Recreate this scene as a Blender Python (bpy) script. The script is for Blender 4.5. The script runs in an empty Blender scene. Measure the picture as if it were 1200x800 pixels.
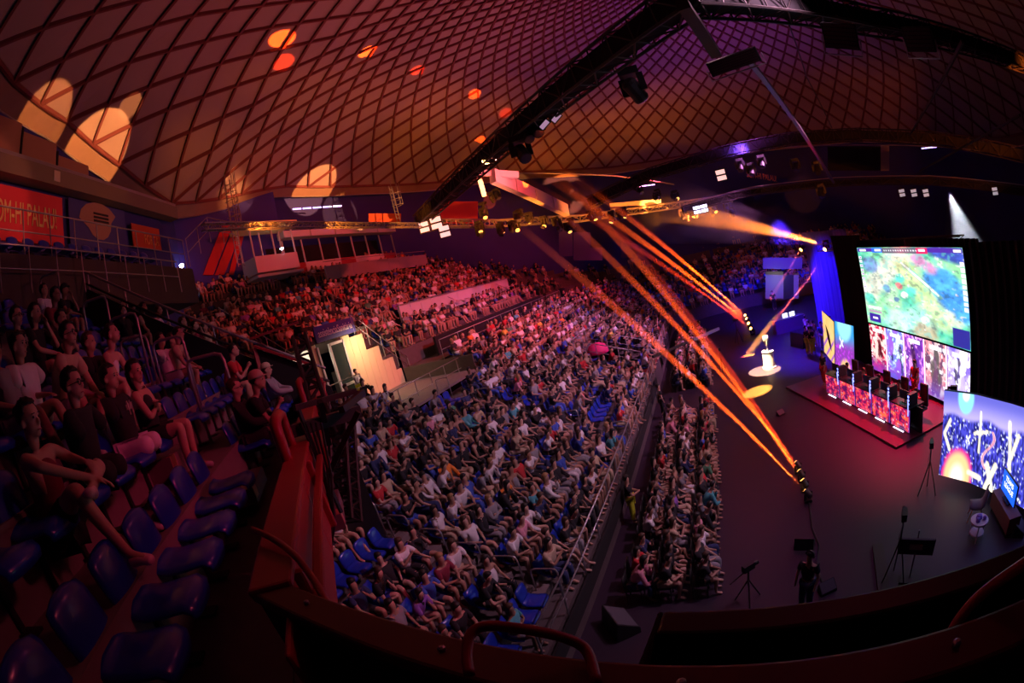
import bpy, bmesh, math, random
import numpy as np
from mathutils import Vector, Matrix, Euler
R = random.Random(7)
sc = bpy.context.scene
COL = sc.collection
PI = math.pi
# ------------------------------------------------------------------ camera
EYE = Vector((0, 0, 8.0)); FPX = 560.0
_p, _r, _y = map(math.radians, (-6.8, -15.0, 24.0))
def _axes():
    f = Vector((0, math.cos(_p), math.sin(_p))); r = Vector((1, 0, 0)); u = r.cross(f)
    c, s = math.cos(_r), math.sin(_r)
    r2 = c*r + s*u; u2 = -s*r + c*u
    M = Matrix.Rotation(_y, 3, 'Z')
    return M @ r2, M @ u2, M @ f
AX, AY, AZ = _axes()
cam = bpy.data.cameras.new('camera'); camo = bpy.data.objects.new('camera', cam); COL.objects.link(camo)
cam.type = 'PANO'
cam.panorama_type = 'FISHEYE_EQUISOLID'
cam.sensor_width = 36; cam.sensor_fit = 'HORIZONTAL'
cam.fisheye_lens = FPX/1200*36
cam.fisheye_fov = PI
m = Matrix((AX, AY, -AZ)).transposed().to_4x4(); m.translation = EYE
camo.matrix_world = m; cam.clip_start = .02; cam.clip_end = 400
sc.camera = camo
def ray(px, py):
    x, y = px-600, 400-py; rr = math.hypot(x, y)+1e-9
    th = 2*math.asin(min(1, rr/2/FPX))
    return (x/rr*AX + y/rr*AY)*math.sin(th) + AZ*math.cos(th)
def at(px, py, z=None, X=None, Y=None, d=None):
    "where the line of sight through a photo point meets a real plane (or a distance)"
    v = ray(px, py)
    t = d if d is not None else (z-8)/v.z if z is not None else X/v.x if X is not None else Y/v.y
    return EYE + v*t
# ------------------------------------------------------------------ world, exposure
sc.view_settings.view_transform = 'Standard'; sc.view_settings.look = 'None'
sc.view_settings.exposure = 0.0; sc.view_settings.gamma = 1.0
w = bpy.data.worlds.new('world'); sc.world = w; w.use_nodes = True
w.node_tree.nodes['Background'].inputs[0].default_value = (.30, .035, .06, 1)
w.node_tree.nodes['Background'].inputs[1].default_value = .006
sc.cycles.use_denoising = True
sc.cycles.max_bounces = 4; sc.cycles.diffuse_bounces = 2; sc.cycles.glossy_bounces = 2
sc.cycles.volume_bounces = 0; sc.cycles.transparent_max_bounces = 24
sc.cycles.sample_clamp_indirect = 4
# ------------------------------------------------------------------ lights (lamps of the rig, plus unseen added ones)
def light(kind, name, loc, target, power, color, size=.2, angle=60, blend=.4):
    l = bpy.data.lights.new(name, kind); l.energy = power; l.color = color
    if kind == 'SPOT':
        l.spot_size = math.radians(angle); l.spot_blend = blend; l.shadow_soft_size = size
    elif kind == 'AREA':
        l.shape = 'DISK'; l.size = size
    else: l.shadow_soft_size = size
    o = bpy.data.objects.new(name, l); COL.objects.link(o); o.location = loc
    v = Vector(target)-Vector(loc); o.rotation_euler = v.to_track_quat('-Z', 'Y').to_euler()
    return o
PINK = (1, .42, .5); RED = (1, .06, .05); ORANGE = (1, .3, .06); BLUE = (.10, .05, 1); MAG = (1, .06, .28); WARM = (1, .62, .35)
RIGZ = 12.9
# front wash over the audience (west stand and floor rows)
light('SPOT', 'audience_wash_lamp', (6, 10, 14.5), (-7, 13, 3), 3300, (.95, .50, .74), .4, 75, .8)
light('SPOT', 'audience_wash_lamp', (8, 20, 15), (-6, 24, 3), 9000, (.95, .42, .74), .4, 70, .8)
light('SPOT', 'audience_wash_lamp', (9, 34, 15), (-7, 35, 3), 12000, (.85, .25, .75), .4, 58, .8)
light('SPOT', 'audience_wash_lamp', (2, 12, 14), (-1, 12, 0), 500, (1, .5, .6), .4, 60, .8)
light('SPOT', 'upper_stand_lamp', (0, 26, 15), (-22, 27, 8), 10500, (1, .05, .045), .4, 85, .8)
light('SPOT', 'upper_stand_lamp', (0, 44, 15), (-20, 44, 8), 9000, (1, .06, .10), .4, 80, .8)
light('SPOT', 'near_stand_lamp', (4, 9, 13.0), (-6, 2.5, 8), 400, (1, .10, .16), .5, 75, .9)
light('SPOT', 'near_stand_lamp', (-2, 14, 13.0), (-8, 5, 9), 170, (1, .12, .20), .5, 80, .9)
# roof wash
light('SPOT', 'roof_wash_lamp', (-6, 16, 12.6), (-14, 10, 22), 1300, (1, .17, .15), .6, 140, 1)
light('SPOT', 'roof_wash_lamp', (-8, 28, 12.6), (-12, 26, 24), 2300, (1, .20, .20), .6, 150, 1)
light('SPOT', 'roof_wash_lamp', (6, 34, 12.6), (6, 36, 24), 3200, (.50, .10, .75), .6, 150, 1)
light('SPOT', 'roof_wash_lamp', (14, 20, 12.6), (18, 24, 24), 700, (.9, .30, .18), .6, 150, 1)
light('SPOT', 'stage_blue_lamp', (3, 29, 9), (8, 30, 3), 9000, (.05, .01, 1), .4, 50, .5)
light('SPOT', 'roof_wash_lamp', (-3, 21, 12.4), (-10, 21, 24), 900, (1, .16, .14), .6, 150, 1)  # unseen extra lamp, added to fill a dark patch on the roof
for q_, src_, pw_, an_ in (((36, 150), (-2, 8, 12.8), 26000, 10), ((128, 172), (-3, 10, 12.8), 48000, 12), ((160, 122), (-3, 10, 12.6), 16000, 4), ((290, 212), (-6, 18, 12.8), 70000, 13), ((450, 214), (-6, 24, 12.8), 80000, 11), ((520, 228), (-4, 26, 12.6), 36000, 9)):
    light('SPOT', 'rim_lamp', src_, at(*q_, d=24 if q_[0] < 200 else 34), pw_, (1, .36, .10), .05, an_, .12)
for q_, d_l, pw_ in (((300, 250), 22, 220), ((400, 255), 25, 260), ((480, 256), 29, 260), ((560, 246), 33, 520), ((620, 262), 36, 520), ((690, 256), 39, 520), ((760, 246), 40, 520), ((830, 240), 40, 260)):
    q3_ = at(*q_, d=d_l); v_ = (EYE-q3_).normalized(); light('SPOT', 'truss_glow_fill', q3_+v_*3+Vector((0, 0, -1.5)), q3_+Vector((0, 0, .3)), pw_*5.5, (1, .24, .02), .2, 75, .9)  # unseen floating lamps, added to make the trusses look lit orange
light('SPOT', 'barrier_fill', (6, 6, 12), (-4, 4, 6.6), 1100, (1, .04, .16), .3, 40, .7)  # unseen lamp, added to brighten the red barrier
light('SPOT', 'roof_orange_lamp', (22, 14, 11.5), at(1160, 120, d=30), 7000, (1, .18, .02), .3, 60, .6)
# stage
light('SPOT', 'stage_red_lamp', (8.6, 18.5, 7.0), (7.3, 17.4, 0), 5200, (1, .01, .08), .3, 84, .9)
light('SPOT', 'stage_magenta_lamp', (3, 20, 13), (4, 15, 0), 500, (.8, .04, .4), .4, 80, .9)
light('SPOT', 'stage_blue_lamp', (6.2, 32, 8), (6.4, 30.5, 0), 9000, (.08, .02, 1), .4, 75, .6)
light('SPOT', 'stage_blue_lamp', (7, 36, 9), (8, 41, 1), 9000, (.06, .02, 1), .4, 90, .6)
light('SPOT', 'north_stand_lamp', (6, 36, 14), (0, 56, 4), 5200, (.20, .07, 1), .4, 90, .9)
light('SPOT', 'floor_soft_lamp', (5, 8, 13.2), (5, 9, 0), 620, (.55, .35, .8), .6, 80, 1)
# ------------------------------------------------------------------ materials
MATS = {}
def mat(name, color, rough=.6, metal=0, noise=0, scale=8, emit=None, es=1, spec=.5, bump=0, objcol=False, attr=None, coat=0):
    if name in MATS: return MATS[name]
    m = bpy.data.materials.new(name); m.use_nodes = True; nt = m.node_tree; N = nt.nodes; Lk = nt.links
    b = N['Principled BSDF']; b.inputs['Base Color'].default_value = (*color, 1)
    b.inputs['Roughness'].default_value = rough; b.inputs['Metallic'].default_value = metal
    b.inputs['Specular IOR Level'].default_value = spec
    if coat: b.inputs['Coat Weight'].default_value = coat; b.inputs['Coat Roughness'].default_value = .15
    src = None
    if objcol:
        oi = N.new('ShaderNodeObjectInfo'); src = oi.outputs['Color']
    if attr:
        a = N.new('ShaderNodeAttribute'); a.attribute_name = attr; src = a.outputs['Color']
    if noise or bump:
        tc = N.new('ShaderNodeTexCoord'); n = N.new('ShaderNodeTexNoise'); n.inputs['Scale'].default_value = scale; n.inputs['Detail'].default_value = 4
        Lk.new(tc.outputs['Object'], n.inputs['Vector'])
        if noise:
            mr = N.new('ShaderNodeMapRange'); mr.inputs['To Min'].default_value = 1-noise; mr.inputs['To Max'].default_value = 1+noise
            Lk.new(n.outputs['Fac'], mr.inputs['Value'])
            mx = N.new('ShaderNodeVectorMath'); mx.operation = 'SCALE'
            if src: Lk.new(src, mx.inputs[0])
            else: mx.inputs[0].default_value = color
            Lk.new(mr.outputs[0], mx.inputs['Scale']); src = mx.outputs[0]
        if bump:
            bp = N.new('ShaderNodeBump'); bp.inputs['Strength'].default_value = bump; bp.inputs['Distance'].default_value = .02
            Lk.new(n.outputs['Fac'], bp.inputs['Height']); Lk.new(bp.outputs[0], b.inputs['Normal'])
    if src: Lk.new(src, b.inputs['Base Color'])
    if emit:
        b.inputs['Emission Color'].default_value = (*emit, 1); b.inputs['Emission Strength'].default_value = es
    MATS[name] = m; return m
def screen_mat(name, strength):
    m = bpy.data.materials.new(name); m.use_nodes = True; nt = m.node_tree; N = nt.nodes
    b = N['Principled BSDF']; b.inputs['Base Color'].default_value = (.02, .02, .02, 1); b.inputs['Roughness'].default_value = .5
    a = N.new('ShaderNodeAttribute'); a.attribute_name = 'col'
    nt.links.new(a.outputs['Color'], b.inputs['Emission Color']); b.inputs['Emission Strength'].default_value = strength
    return m
M_CONC = mat('concrete', (.10, .075, .08), .85, noise=.25, scale=3, bump=.2)
M_STEP = mat('step_concrete', (.20, .155, .16), .8, noise=.2, scale=5)
M_BLACK = mat('black_paint', (.012, .011, .013), .5)
M_DRAPE = mat('black_drape', (.010, .008, .011), .95, noise=.3, scale=2)
M_STEEL = mat('galvanised_steel', (.42, .40, .42), .38, .7)
M_ALU = mat('truss_aluminium', (.30, .28, .28), .45, .6)
M_DKTRUSS = mat('black_truss', (.03, .022, .022), .5, .3)
M_RED = mat('red_painted_steel', (.30, .018, .03), .42, noise=.12, scale=2)
M_FLOOR = mat('floor_vinyl', (.022, .010, .026), .55, noise=.15, scale=1.2)
M_BLUESEAT = mat('blue_seat_plastic', (.012, .035, .42), .28, coat=.3)
M_PANEL = mat('roof_panel', (.34, .25, .25), .8, noise=.10, scale=.5)
M_RIB = mat('roof_rib', (.15, .035, .04), .75)
M_SHELL = mat('roof_shell', (.26, .16, .12), .7, noise=.2, scale=1.0)
M_WHITE = mat('white_panel', (.62, .58, .6), .6, noise=.06, scale=2)
M_BEIGE = mat('beige_wall', (.75, .56, .34), .7, noise=.08, scale=1)
M_WALLBLUE = mat('blue_wall', (.03, .03, .22), .8, noise=.15, scale=.6)
M_SKIN = mat('skin', (.55, .32, .24), .55, objcol=True)
M_CLOTH = mat('cloth', (.5, .5, .5), .9, objcol=True, noise=.12, scale=14)
M_CROWD = mat('crowd_cloth', (.5, .5, .5), .85, attr='col')
M_HAIR = mat('hair', (.02, .014, .01), .55, objcol=True)
# ------------------------------------------------------------------ mesh tools
class MB:
    def __init__(s): s.v = []; s.f = []; s.c = []
    def add(s, vs, fs, col=None):
        o = len(s.v); s.v += [tuple(v) for v in vs]; s.f += [tuple(i+o for i in f) for f in fs]
        if col is not None: s.c += [col]*len(fs)
        return s
    def box(s, c, size, rz=0, M=None, col=None):
        x, y, z = [q/2 for q in size]; vs = []
        T = M if M else Matrix.Rotation(rz, 3, 'Z')
        for i in (-x, x):
            for j in (-y, y):
                for k in (-z, z): vs.append(Vector(c)+T@Vector((i, j, k)))
        return s.add(vs, [(0, 1, 3, 2), (4, 6, 7, 5), (0, 4, 5, 1), (2, 3, 7, 6), (0, 2, 6, 4), (1, 5, 7, 3)], col)
    def bar(s, a, b, w, h=None, up=(0, 0, 1), col=None):
        a, b = Vector(a), Vector(b); d = b-a; L = d.length
        if L < 1e-6: return s
        d.normalize(); u = Vector(up)
        if abs(d.dot(u)) > .98: u = Vector((1, 0, 0))
        sx = d.cross(u).normalized(); uu = sx.cross(d)
        M = Matrix((d, sx, uu)).transposed()
        return s.box((a+b)/2, (L, w, h or w), M=M, col=col)
    def tube(s, pts, r, n=8, cap=True, r2=None):
        pts = [Vector(p) for p in pts]; o = len(s.v); k = len(pts)
        prev = None
        for i, p in enumerate(pts):
            d = (pts[min(i+1, k-1)]-pts[max(i-1, 0)]).normalized()
            if prev is None:
                u = Vector((0, 0, 1)) if abs(d.z) < .9 else Vector((1, 0, 0))
                sx = d.cross(u).normalized()
            else: sx = (prev - d*prev.dot(d)).normalized()
            prev = sx; uu = d.cross(sx)
            rr = r if r2 is None else r+(r2-r)*i/(k-1)
            for j in range(n):
                a = 2*PI*j/n; s.v.append(tuple(p+sx*math.cos(a)*rr+uu*math.sin(a)*rr))
        for i in range(k-1):
            for j in range(n):
                a = o+i*n+j; b = o+i*n+(j+1) % n; s.f.append((a, b, b+n, a+n))
        if cap: s.f.append(tuple(o+j for j in range(n))[::-1]); s.f.append(tuple(o+(k-1)*n+j for j in range(n)))
        return s
    def lathe(s, c, prof, n=16, T=None):
        "prof: (r, z) list"
        o = len(s.v); c = Vector(c)
        for r, z in prof:
            for j in range(n):
                a = 2*PI*j/n; p = Vector((r*math.cos(a), r*math.sin(a), z))
                s.v.append(tuple(c+(T@p if T else p)))
        for i in range(len(prof)-1):
            for j in range(n):
                a = o+i*n+j; b = o+i*n+(j+1) % n; s.f.append((a, b, b+n, a+n))
        s.f.append(tuple(o+j for j in range(n))[::-1]); s.f.append(tuple(o+(len(prof)-1)*n+j for j in range(n)))
        return s
    def quad(s, a, b, c, d, col=None): return s.add([a, b, c, d], [(0, 1, 2, 3)], col)
    def mesh(s, name, mt=None, smooth=False):
        me = bpy.data.meshes.new(name); me.from_pydata(s.v, [], s.f)
        if mt: me.materials.append(mt)
        if smooth: me.polygons.foreach_set('use_smooth', [True]*len(me.polygons))
        me.update(); return me
    def build(s, name, mt=None, parent=None, smooth=False):
        o = bpy.data.objects.new(name, s.mesh(name, mt, smooth)); COL.objects.link(o)
        if parent: o.parent = parent
        return o
def tag(o, label, cat=None, group=None, kind=None):
    if label: o['label'] = label
    if cat: o['category'] = cat
    if group: o['group'] = group
    if kind: o['kind'] = kind
    return o
def struct(o, label=None):
    o['kind'] = 'structure'
    if label: o['label'] = label
    return o
def empty(name, loc=(0, 0, 0), rz=0):
    o = bpy.data.objects.new(name, None); COL.objects.link(o); o.location = loc; o.rotation_euler = (0, 0, rz); o.empty_display_size = .1
    return o
def thing(name, label, cat, loc=(0, 0, 0), rz=0, group=None):
    return tag(empty(name, loc, rz), label, cat, group)
def obj(name, me, parent=None, color=None):
    o = bpy.data.objects.new(name, me); COL.objects.link(o)
    if parent: o.parent = parent
    if color: o.color = (*color, 1)
    return o
def bevel(o, w=.01, seg=2):
    md = o.modifiers.new('bevel', 'BEVEL'); md.width = w; md.segments = seg; md.limit_method = 'ANGLE'; return o
def text_mesh(name, body, size, mt, loc, xdir, ydir, parent, depth=.01, align='CENTER', width=None):
    cu = bpy.data.curves.new(name, 'FONT'); cu.body = body; cu.size = size; cu.extrude = depth; cu.align_x = align; cu.align_y = 'CENTER'
    o = bpy.data.objects.new(name, cu); COL.objects.link(o)
    dg = bpy.context.evaluated_depsgraph_get(); me = bpy.data.meshes.new_from_object(o.evaluated_get(dg))
    bpy.data.objects.remove(o)
    me.materials.clear(); me.materials.append(mt)
    x = Vector(xdir).normalized(); z = x.cross(Vector(ydir)).normalized(); y = z.cross(x)
    M = Matrix((x, y, z)).transposed().to_4x4(); M.translation = Vector(loc)
    if width:
        xs = [v.co.x for v in me.vertices]; k = width/(max(xs)-min(xs)); me.transform(Matrix.Diagonal((k, 1, 1, 1)))
    me.transform(M)
    return obj(name, me, parent)
# ------------------------------------------------------------------ roof dome (lamella lattice of recessed panels)
DC = Vector((6, 26)); DR = 34.0; APEX = 27.5
rim_px = [((0, 125), 0), ((60, 160), 0), ((120, 205), 0), ((190, 255), 0), ((230, 250), 0), ((320, 228), 0), ((420, 226), 0), ((500, 222), 0), ((600, 208), 0), ((720, 202), 0), ((850, 180), 0), ((1000, 165), 0), ((1180, 172), 0)]
RIMT = []
for (q, _) in rim_px:
    v = ray(*q); a = v.x**2+v.y**2; b = -2*(v.x*DC.x+v.y*DC.y); c = DC.x**2+DC.y**2-DR**2
    t = (-b+math.sqrt(b*b-4*a*c))/2/a; P = EYE+v*t
    RIMT.append((math.atan2(P.y-DC.y, P.x-DC.x) % (2*PI), P.z))
RIMT.sort()
def rimz(phi):
    phi %= 2*PI; L = RIMT
    if phi <= L[0][0] or phi >= L[-1][0]:
        a, b = L[-1], (L[0][0]+2*PI, L[0][1]); p = phi if phi >= a[0] else phi+2*PI
        t = (p-a[0])/(b[0]-a[0]); s = t*t*(3-2*t)
        return a[1]+(b[1]-a[1])*s
    for a, b in zip(L, L[1:]):
        if a[0] <= phi <= b[0]:
            return a[1]+(b[1]-a[1])*(phi-a[0])/(b[0]-a[0])
def dome(phi, rho, dz=0):
    z0 = rimz(phi); k = (1-rho*rho)
    zr = z0*min(1, rho**2)+16.5*(1-min(1, rho**2))          # rim waves fade towards the crown
    return Vector((DC.x+DR*rho*math.cos(phi), DC.y+DR*rho*math.sin(phi), zr+(APEX-16.5)*k+dz))
ceil = struct(empty('ceiling'), 'domed roof of diamond panels between dark ribs')
NP = 82; dph = 2*PI/NP; ASP = .72
rhos = [.972]
while rhos[-1] > .16: rhos.append(rhos[-1]*(1-dph*ASP))
def node(i, j): return ((i+.5*(j % 2))*dph, rhos[j])
def cellcorners(i, j):
    # bottom, right, top, left
    o = j % 2
    return [node(i, j), (((i+.5*o)+.5)*dph, rhos[j+1]), node(i, j)[:1]+(rhos[j+2],), (((i+.5*o)-.5)*dph, rhos[j+1])]
cells = []
for j in range(len(rhos)-2):
    for i in range(NP):
        cc = cellcorners(i, j); P = [dome(*q) for q in cc]; cen = sum(P, Vector())/4
        v = (cen-EYE); d = v.length; v.normalize()
        zc = v.dot(AZ); vis = False; size = 0
        if zc > .1:
            th = math.acos(min(1, zc)); rr = 2*FPX*math.sin(th/2); h = math.hypot(v.dot(AX), v.dot(AY))
            px, py = 600+rr*v.dot(AX)/h, 400-rr*v.dot(AY)/h
            if -40 < px < 1240 and -60 < py < 300:
                vis = True; n = (P[1]-P[0]).cross(P[3]-P[0]).normalized()
                size = (P[2]-P[0]).cross(P[1]-P[3]).length/2*abs(n.dot(v))/d/d
        cells.append((size, i, j, P, vis))
cells.sort(key=lambda c: -c[0])
def panel_geo(mb, P):
    up = Vector((0, 0, .10))
    if len(P) == 3:
        c = sum(P, Vector())/3; q = [c+(p-c)*.86 for p in P]; q2 = [c+(p-c)*.9+up*.6 for p in P]
        mb.add(q+q2, [(0, 1, 2), (0, 3, 4, 1), (1, 4, 5, 2), (2, 5, 3, 0)]); return
    c = sum(P, Vector())/4
    q = [c+(p-c)*.90 for p in P]; q2 = [c+(p-c)*.93+up*.6 for p in P]
    mb.add(q+q2, [(0, 1, 2, 3), (0, 4, 5, 1), (1, 5, 6, 2), (2, 6, 7, 3), (3, 7, 4, 0)])
for i in range(NP):
    a, b, c = dome(i*dph, rhos[0]), dome((i+1)*dph, rhos[0]), dome((i+.5)*dph, rhos[1])
    d_ = ((a+b+c)/3-EYE).length
    cells.append((1.2/d_/d_ if a.x < 30 and a.y > -4 else 0, -1, -1, [a, b, c], True))
cells.sort(key=lambda c: -c[0])
rest = MB()
for n_, (s_, i, j, P, vis) in enumerate(cells):
    if n_ < 290 and vis:
        mb = MB(); panel_geo(mb, P); mb.build('roof_panel', M_PANEL, ceil)
    elif vis or True: panel_geo(rest, P)
tag(rest.build('roof_panels', M_PANEL, ceil), None, kind='stuff')
rib = MB(); bk = MB()
seen = set()
for (s_, i, j, P, vis) in cells:
    for a, b in (((0, 1), (0, 3)) if len(P) == 4 else ((0, 1),)):
        A, B = P[a], P[b]; rib.bar(A+Vector((0, 0, -.06)), B+Vector((0, 0, -.06)), .13, .20)
    bk.add([p+Vector((0, 0, .14)) for p in P], [tuple(range(len(P)))])
tag(rib.build('roof_ribs', M_RIB, ceil), None, kind='stuff')
bk.build('roof_deck', M_RIB, ceil)
sh = MB(); K = 160
def ringp(k, rho, dz): return dome(2*PI*k/K, rho, dz)
for k in range(K):
    for (r1, z1), (r2, z2) in (((.982, -.05), (1.0, -.12)), ((1.0, -.12), (1.012, .5)), ((.982, -.05), (.955, .1))):
        sh.quad(ringp(k, r1, z1), ringp(k+1, r1, z1), ringp(k+1, r2, z2), ringp(k, r2, z2))
sh.build('roof_shell', M_SHELL, ceil)
ed = MB()
for k in range(K): ed.bar(ringp(k, 1.0, -.16), ringp(k+1, 1.0, -.16), .05, .08)
ed.build('roof_edge_trim', M_STEEL, ceil)
# ------------------------------------------------------------------ outer walls and floor
def smooth_ring(rad, n=96, c=DC): return [(c.x+rad*math.cos(2*PI*i/n), c.y+rad*math.sin(2*PI*i/n)) for i in range(n)]
mb = MB(); rp = smooth_ring(DR+1.2)
for a, b in zip(rp, rp[1:]+rp[:1]): mb.quad((*a, -.2), (*b, -.2), (*b, 21), (*a, 21))
struct(mb.build('wall_north', M_WALLBLUE), 'dark blue outer wall of the arena bowl behind the upper rows')
mb = MB(); mb.box((12, 26, -.1), (60, 76, .2)); struct(mb.build('floor', M_FLOOR), 'dark arena floor')
# ------------------------------------------------------------------ bowl: stepped stands wrapping west and north
RAD = 6.0; X0 = -3.6; YN = 49.0
def bowl(d, s):
    "d distance behind the front rail, s arc length along it from Y=0; returns x, y, facing angle"
    s1 = YN-RAD
    if s < s1: return (X0-d, s, 0.0)
    arc = RAD*PI/2
    if s < s1+arc:
        a = (s-s1)/RAD; r = RAD+d
        return (X0+RAD-r*math.cos(a), s1+r*math.sin(a), -a)
    return (X0+RAD+(s-s1-arc), YN+d, -PI/2)
ROWP, ROWH = .85, .357
UP0, UPK = 12.0, .62
def rowz(i): return 1.2+ROWH*i
def upz(d): return 1.2+ROWH/ROWP*9.35+1.0+max(0, (d-UP0))*UPK
SMAX = YN-RAD+RAD*PI/2+22
def strip(mb, d0, d1, z, s0, s1, zb=None, ds=2.0):
    n = max(1, int((s1-s0)/ds))
    for k in range(n):
        a = s0+(s1-s0)*k/n; b = s0+(s1-s0)*(k+1)/n
        A, B, C_, D = bowl(d0, a), bowl(d0, b), bowl(d1, b), bowl(d1, a)
        mb.quad((A[0], A[1], z), (B[0], B[1], z), (C_[0], C_[1], z), (D[0], D[1], z))
        zz = zb if zb is not None else z-.4
        mb.quad((A[0], A[1], zz), (B[0], B[1], zz), (B[0], B[1], z), (A[0], A[1], z))
VOM = [(23.6, 26.6, 3, 'low')]
stand = struct(empty('terrace'), 'stepped concrete terraces of the seating bowl')
for i in range(11):
    mb = MB(); segs = [(3.0, SMAX)] if i < 1 else [(3.0, 26.0), (29.4, SMAX)] if i < 5 else [(3.0, 14.3), (20.3, SMAX)] if i >= 9 else [(3.0, SMAX)]
    for a, b in segs: strip(mb, ROWP*i, ROWP*(i+1), rowz(i), a-1.5 if a == 3.0 else a, b, zb=rowz(i)-.37 if i else 0)
    mb.build('terrace_step', M_CONC, stand)
mb = MB(); strip(mb, 9.35, 9.9, rowz(11)-.1, 3.0, 14.3); strip(mb, 9.35, 9.9, rowz(11)-.1, 20.3, SMAX)
strip(mb, 9.9, UP0, rowz(11), 3, 14.3); strip(mb, 9.9, UP0, rowz(11), 20.3, SMAX); mb.build('walkway', M_CONC, stand)
NUP = 16
for i in range(NUP):
    mb = MB(); d = UP0+.85*i; [strip(mb, d, d+.85, upz(d), a_, b_, zb=upz(d)-.55 if i else upz(d)-1.2) for a_, b_ in (((9.0, 14.3), (18.6 if i else 20.3, SMAX)) if i < 3 else ((9.0, SMAX),))]; mb.build('terrace_step', M_CONC, stand)
# back of upper stand
mb = MB(); strip(mb, UP0+.85*NUP, UP0+.85*NUP+.2, upz(UP0+.85*NUP)+.9, 9, SMAX, zb=2); mb.build('back_parapet', M_BLACK, stand)
# ------------------------------------------------------------------ people
def skin_me(name, J, E, sub=1, root=0):
    me = bpy.data.meshes.new(name); me.from_pydata([j[0] for j in J], E, [])
    o = bpy.data.objects.new(name, me); COL.objects.link(o)
    md = o.modifiers.new('s', 'SKIN'); md.use_smooth_shade = True; md.branch_smoothing = .3
    for i, j in enumerate(J):
        sv = me.skin_vertices[0].data[i]; r = j[1]; sv.radius = r if isinstance(r, tuple) else (r, r); sv.use_root = (i == root)
    if sub: o.modifiers.new('d', 'SUBSURF').levels = sub
    dg = bpy.context.evaluated_depsgraph_get(); out = bpy.data.meshes.new_from_object(o.evaluated_get(dg))
    bpy.data.objects.remove(o); out.name = name
    return out
def v3(*a): return Vector(a)
# a pose: torso lean (forward x at the shoulders), elbows, wrists, knees, ankles; faces +x, sits with the hips at (0,0,.52)
def pose(lean=.02, sh=1.0, el=None, wr=None, kn=None, an=None, head=(0, 0), hipz=.52, stand=False):
    P = {}
    P['hip'] = v3(0, 0, hipz); P['chest'] = v3(lean*.75, 0, hipz+.36); P['neck'] = v3(lean*1.05, 0, hipz+.53)
    P['head'] = v3(lean*1.25+.015+head[0], head[1], hipz+.67); P['top'] = v3(lean*1.3+head[0]*1.3, head[1]*1.2, hipz+.76)
    for s, k in ((1, 'l'), (-1, 'r')):
        P['sh'+k] = v3(lean, s*.19, hipz+.47)
        i = 0 if s == 1 else 1
        P['el'+k] = v3(*(el[i] if el else (lean+.06, s*.25, hipz+.20)))
        P['wr'+k] = v3(*(wr[i] if wr else (.30, s*.12, hipz+.12)))
        if stand:
            P['kn'+k] = v3(*(kn[i] if kn else (.03, s*.10, hipz-.42))); P['an'+k] = v3(*(an[i] if an else (-.01, s*.11, .09)))
        else:
            P['kn'+k] = v3(*(kn[i] if kn else (.42, s*.13, hipz+.03))); P['an'+k] = v3(*(an[i] if an else (.37, s*.13, .09)))
        P['hj'+k] = v3(.02, s*.09, hipz-.02)
    return P
def body_me(name, P, sub=1, fingers=False, head=True, face=0.0):
    J = []; E = []; ix = {}
    def a(n, p, r, par=None):
        J.append((tuple(p), r)); ix[n] = len(J)-1
        if par is not None: E.append((ix[par], ix[n]))
    a('hip', P['hip'], .125); a('waist', (P['hip']+P['chest'])/2, (.10, .125), 'hip'); a('chest', P['chest'], (.11, .15), 'waist')
    a('neck', P['neck'], .055, 'chest')
    if head: a('head', P['head'], (.088, .078), 'neck'); a('top', P['top'], .06, 'head')
    for k in 'lr':
        a('sh'+k, P['sh'+k], .058, 'chest'); a('el'+k, P['el'+k], .042, 'sh'+k); a('wr'+k, P['wr'+k], .028, 'el'+k)
        f = (P['wr'+k]-P['el'+k]).normalized()
        if not fingers:
            a('ha'+k, P['wr'+k]+f*.09, (.036, .022), 'wr'+k)
        else:
            side = f.cross(Vector((0, 0, 1)));
            if side.length < .2: side = Vector((0, 1, 0))
            side.normalize(); up = side.cross(f); s = 1 if k == 'l' else -1
            a('pa'+k, P['wr'+k]+f*.06, (.034, .018), 'wr'+k)
            for q, (o_, L) in enumerate(((-.030, .062), (-.010, .072), (.010, .068), (.029, .052))):
                b0 = P['wr'+k]+f*.095+side*o_
                a('f%d%s' % (q, k), b0, .0095, 'pa'+k); a('g%d%s' % (q, k), b0+f*L*.55-up*.012, .0088, 'f%d%s' % (q, k)); a('h%d%s' % (q, k), b0+f*L*.9-up*.035, .0075, 'g%d%s' % (q, k))
            t0 = P['wr'+k]+f*.035-side*s*.035
            a('t0'+k, t0, .012, 'pa'+k); a('t1'+k, t0+f*.035-side*s*.02-up*.01, .0095, 't0'+k); a('t2'+k, t0+f*.065-side*s*.02-up*.02, .008, 't1'+k)
        a('hj'+k, P['hj'+k], .105, 'hip'); a('th'+k, P['hj'+k]*.5+P['kn'+k]*.5, .088, 'hj'+k); a('kn'+k, P['kn'+k], .064, 'th'+k)
        a('ca'+k, P['kn'+k]*.68+P['an'+k]*.32+Vector((-.015, 0, 0)), .060, 'kn'+k); a('an'+k, P['an'+k], .036, 'ca'+k)
        a('to'+k, P['an'+k]+P.get('foot'+k, Vector((.17, 0, -.05))), (.045, .028), 'an'+k)
    return skin_me(name, J, E, sub)
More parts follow.
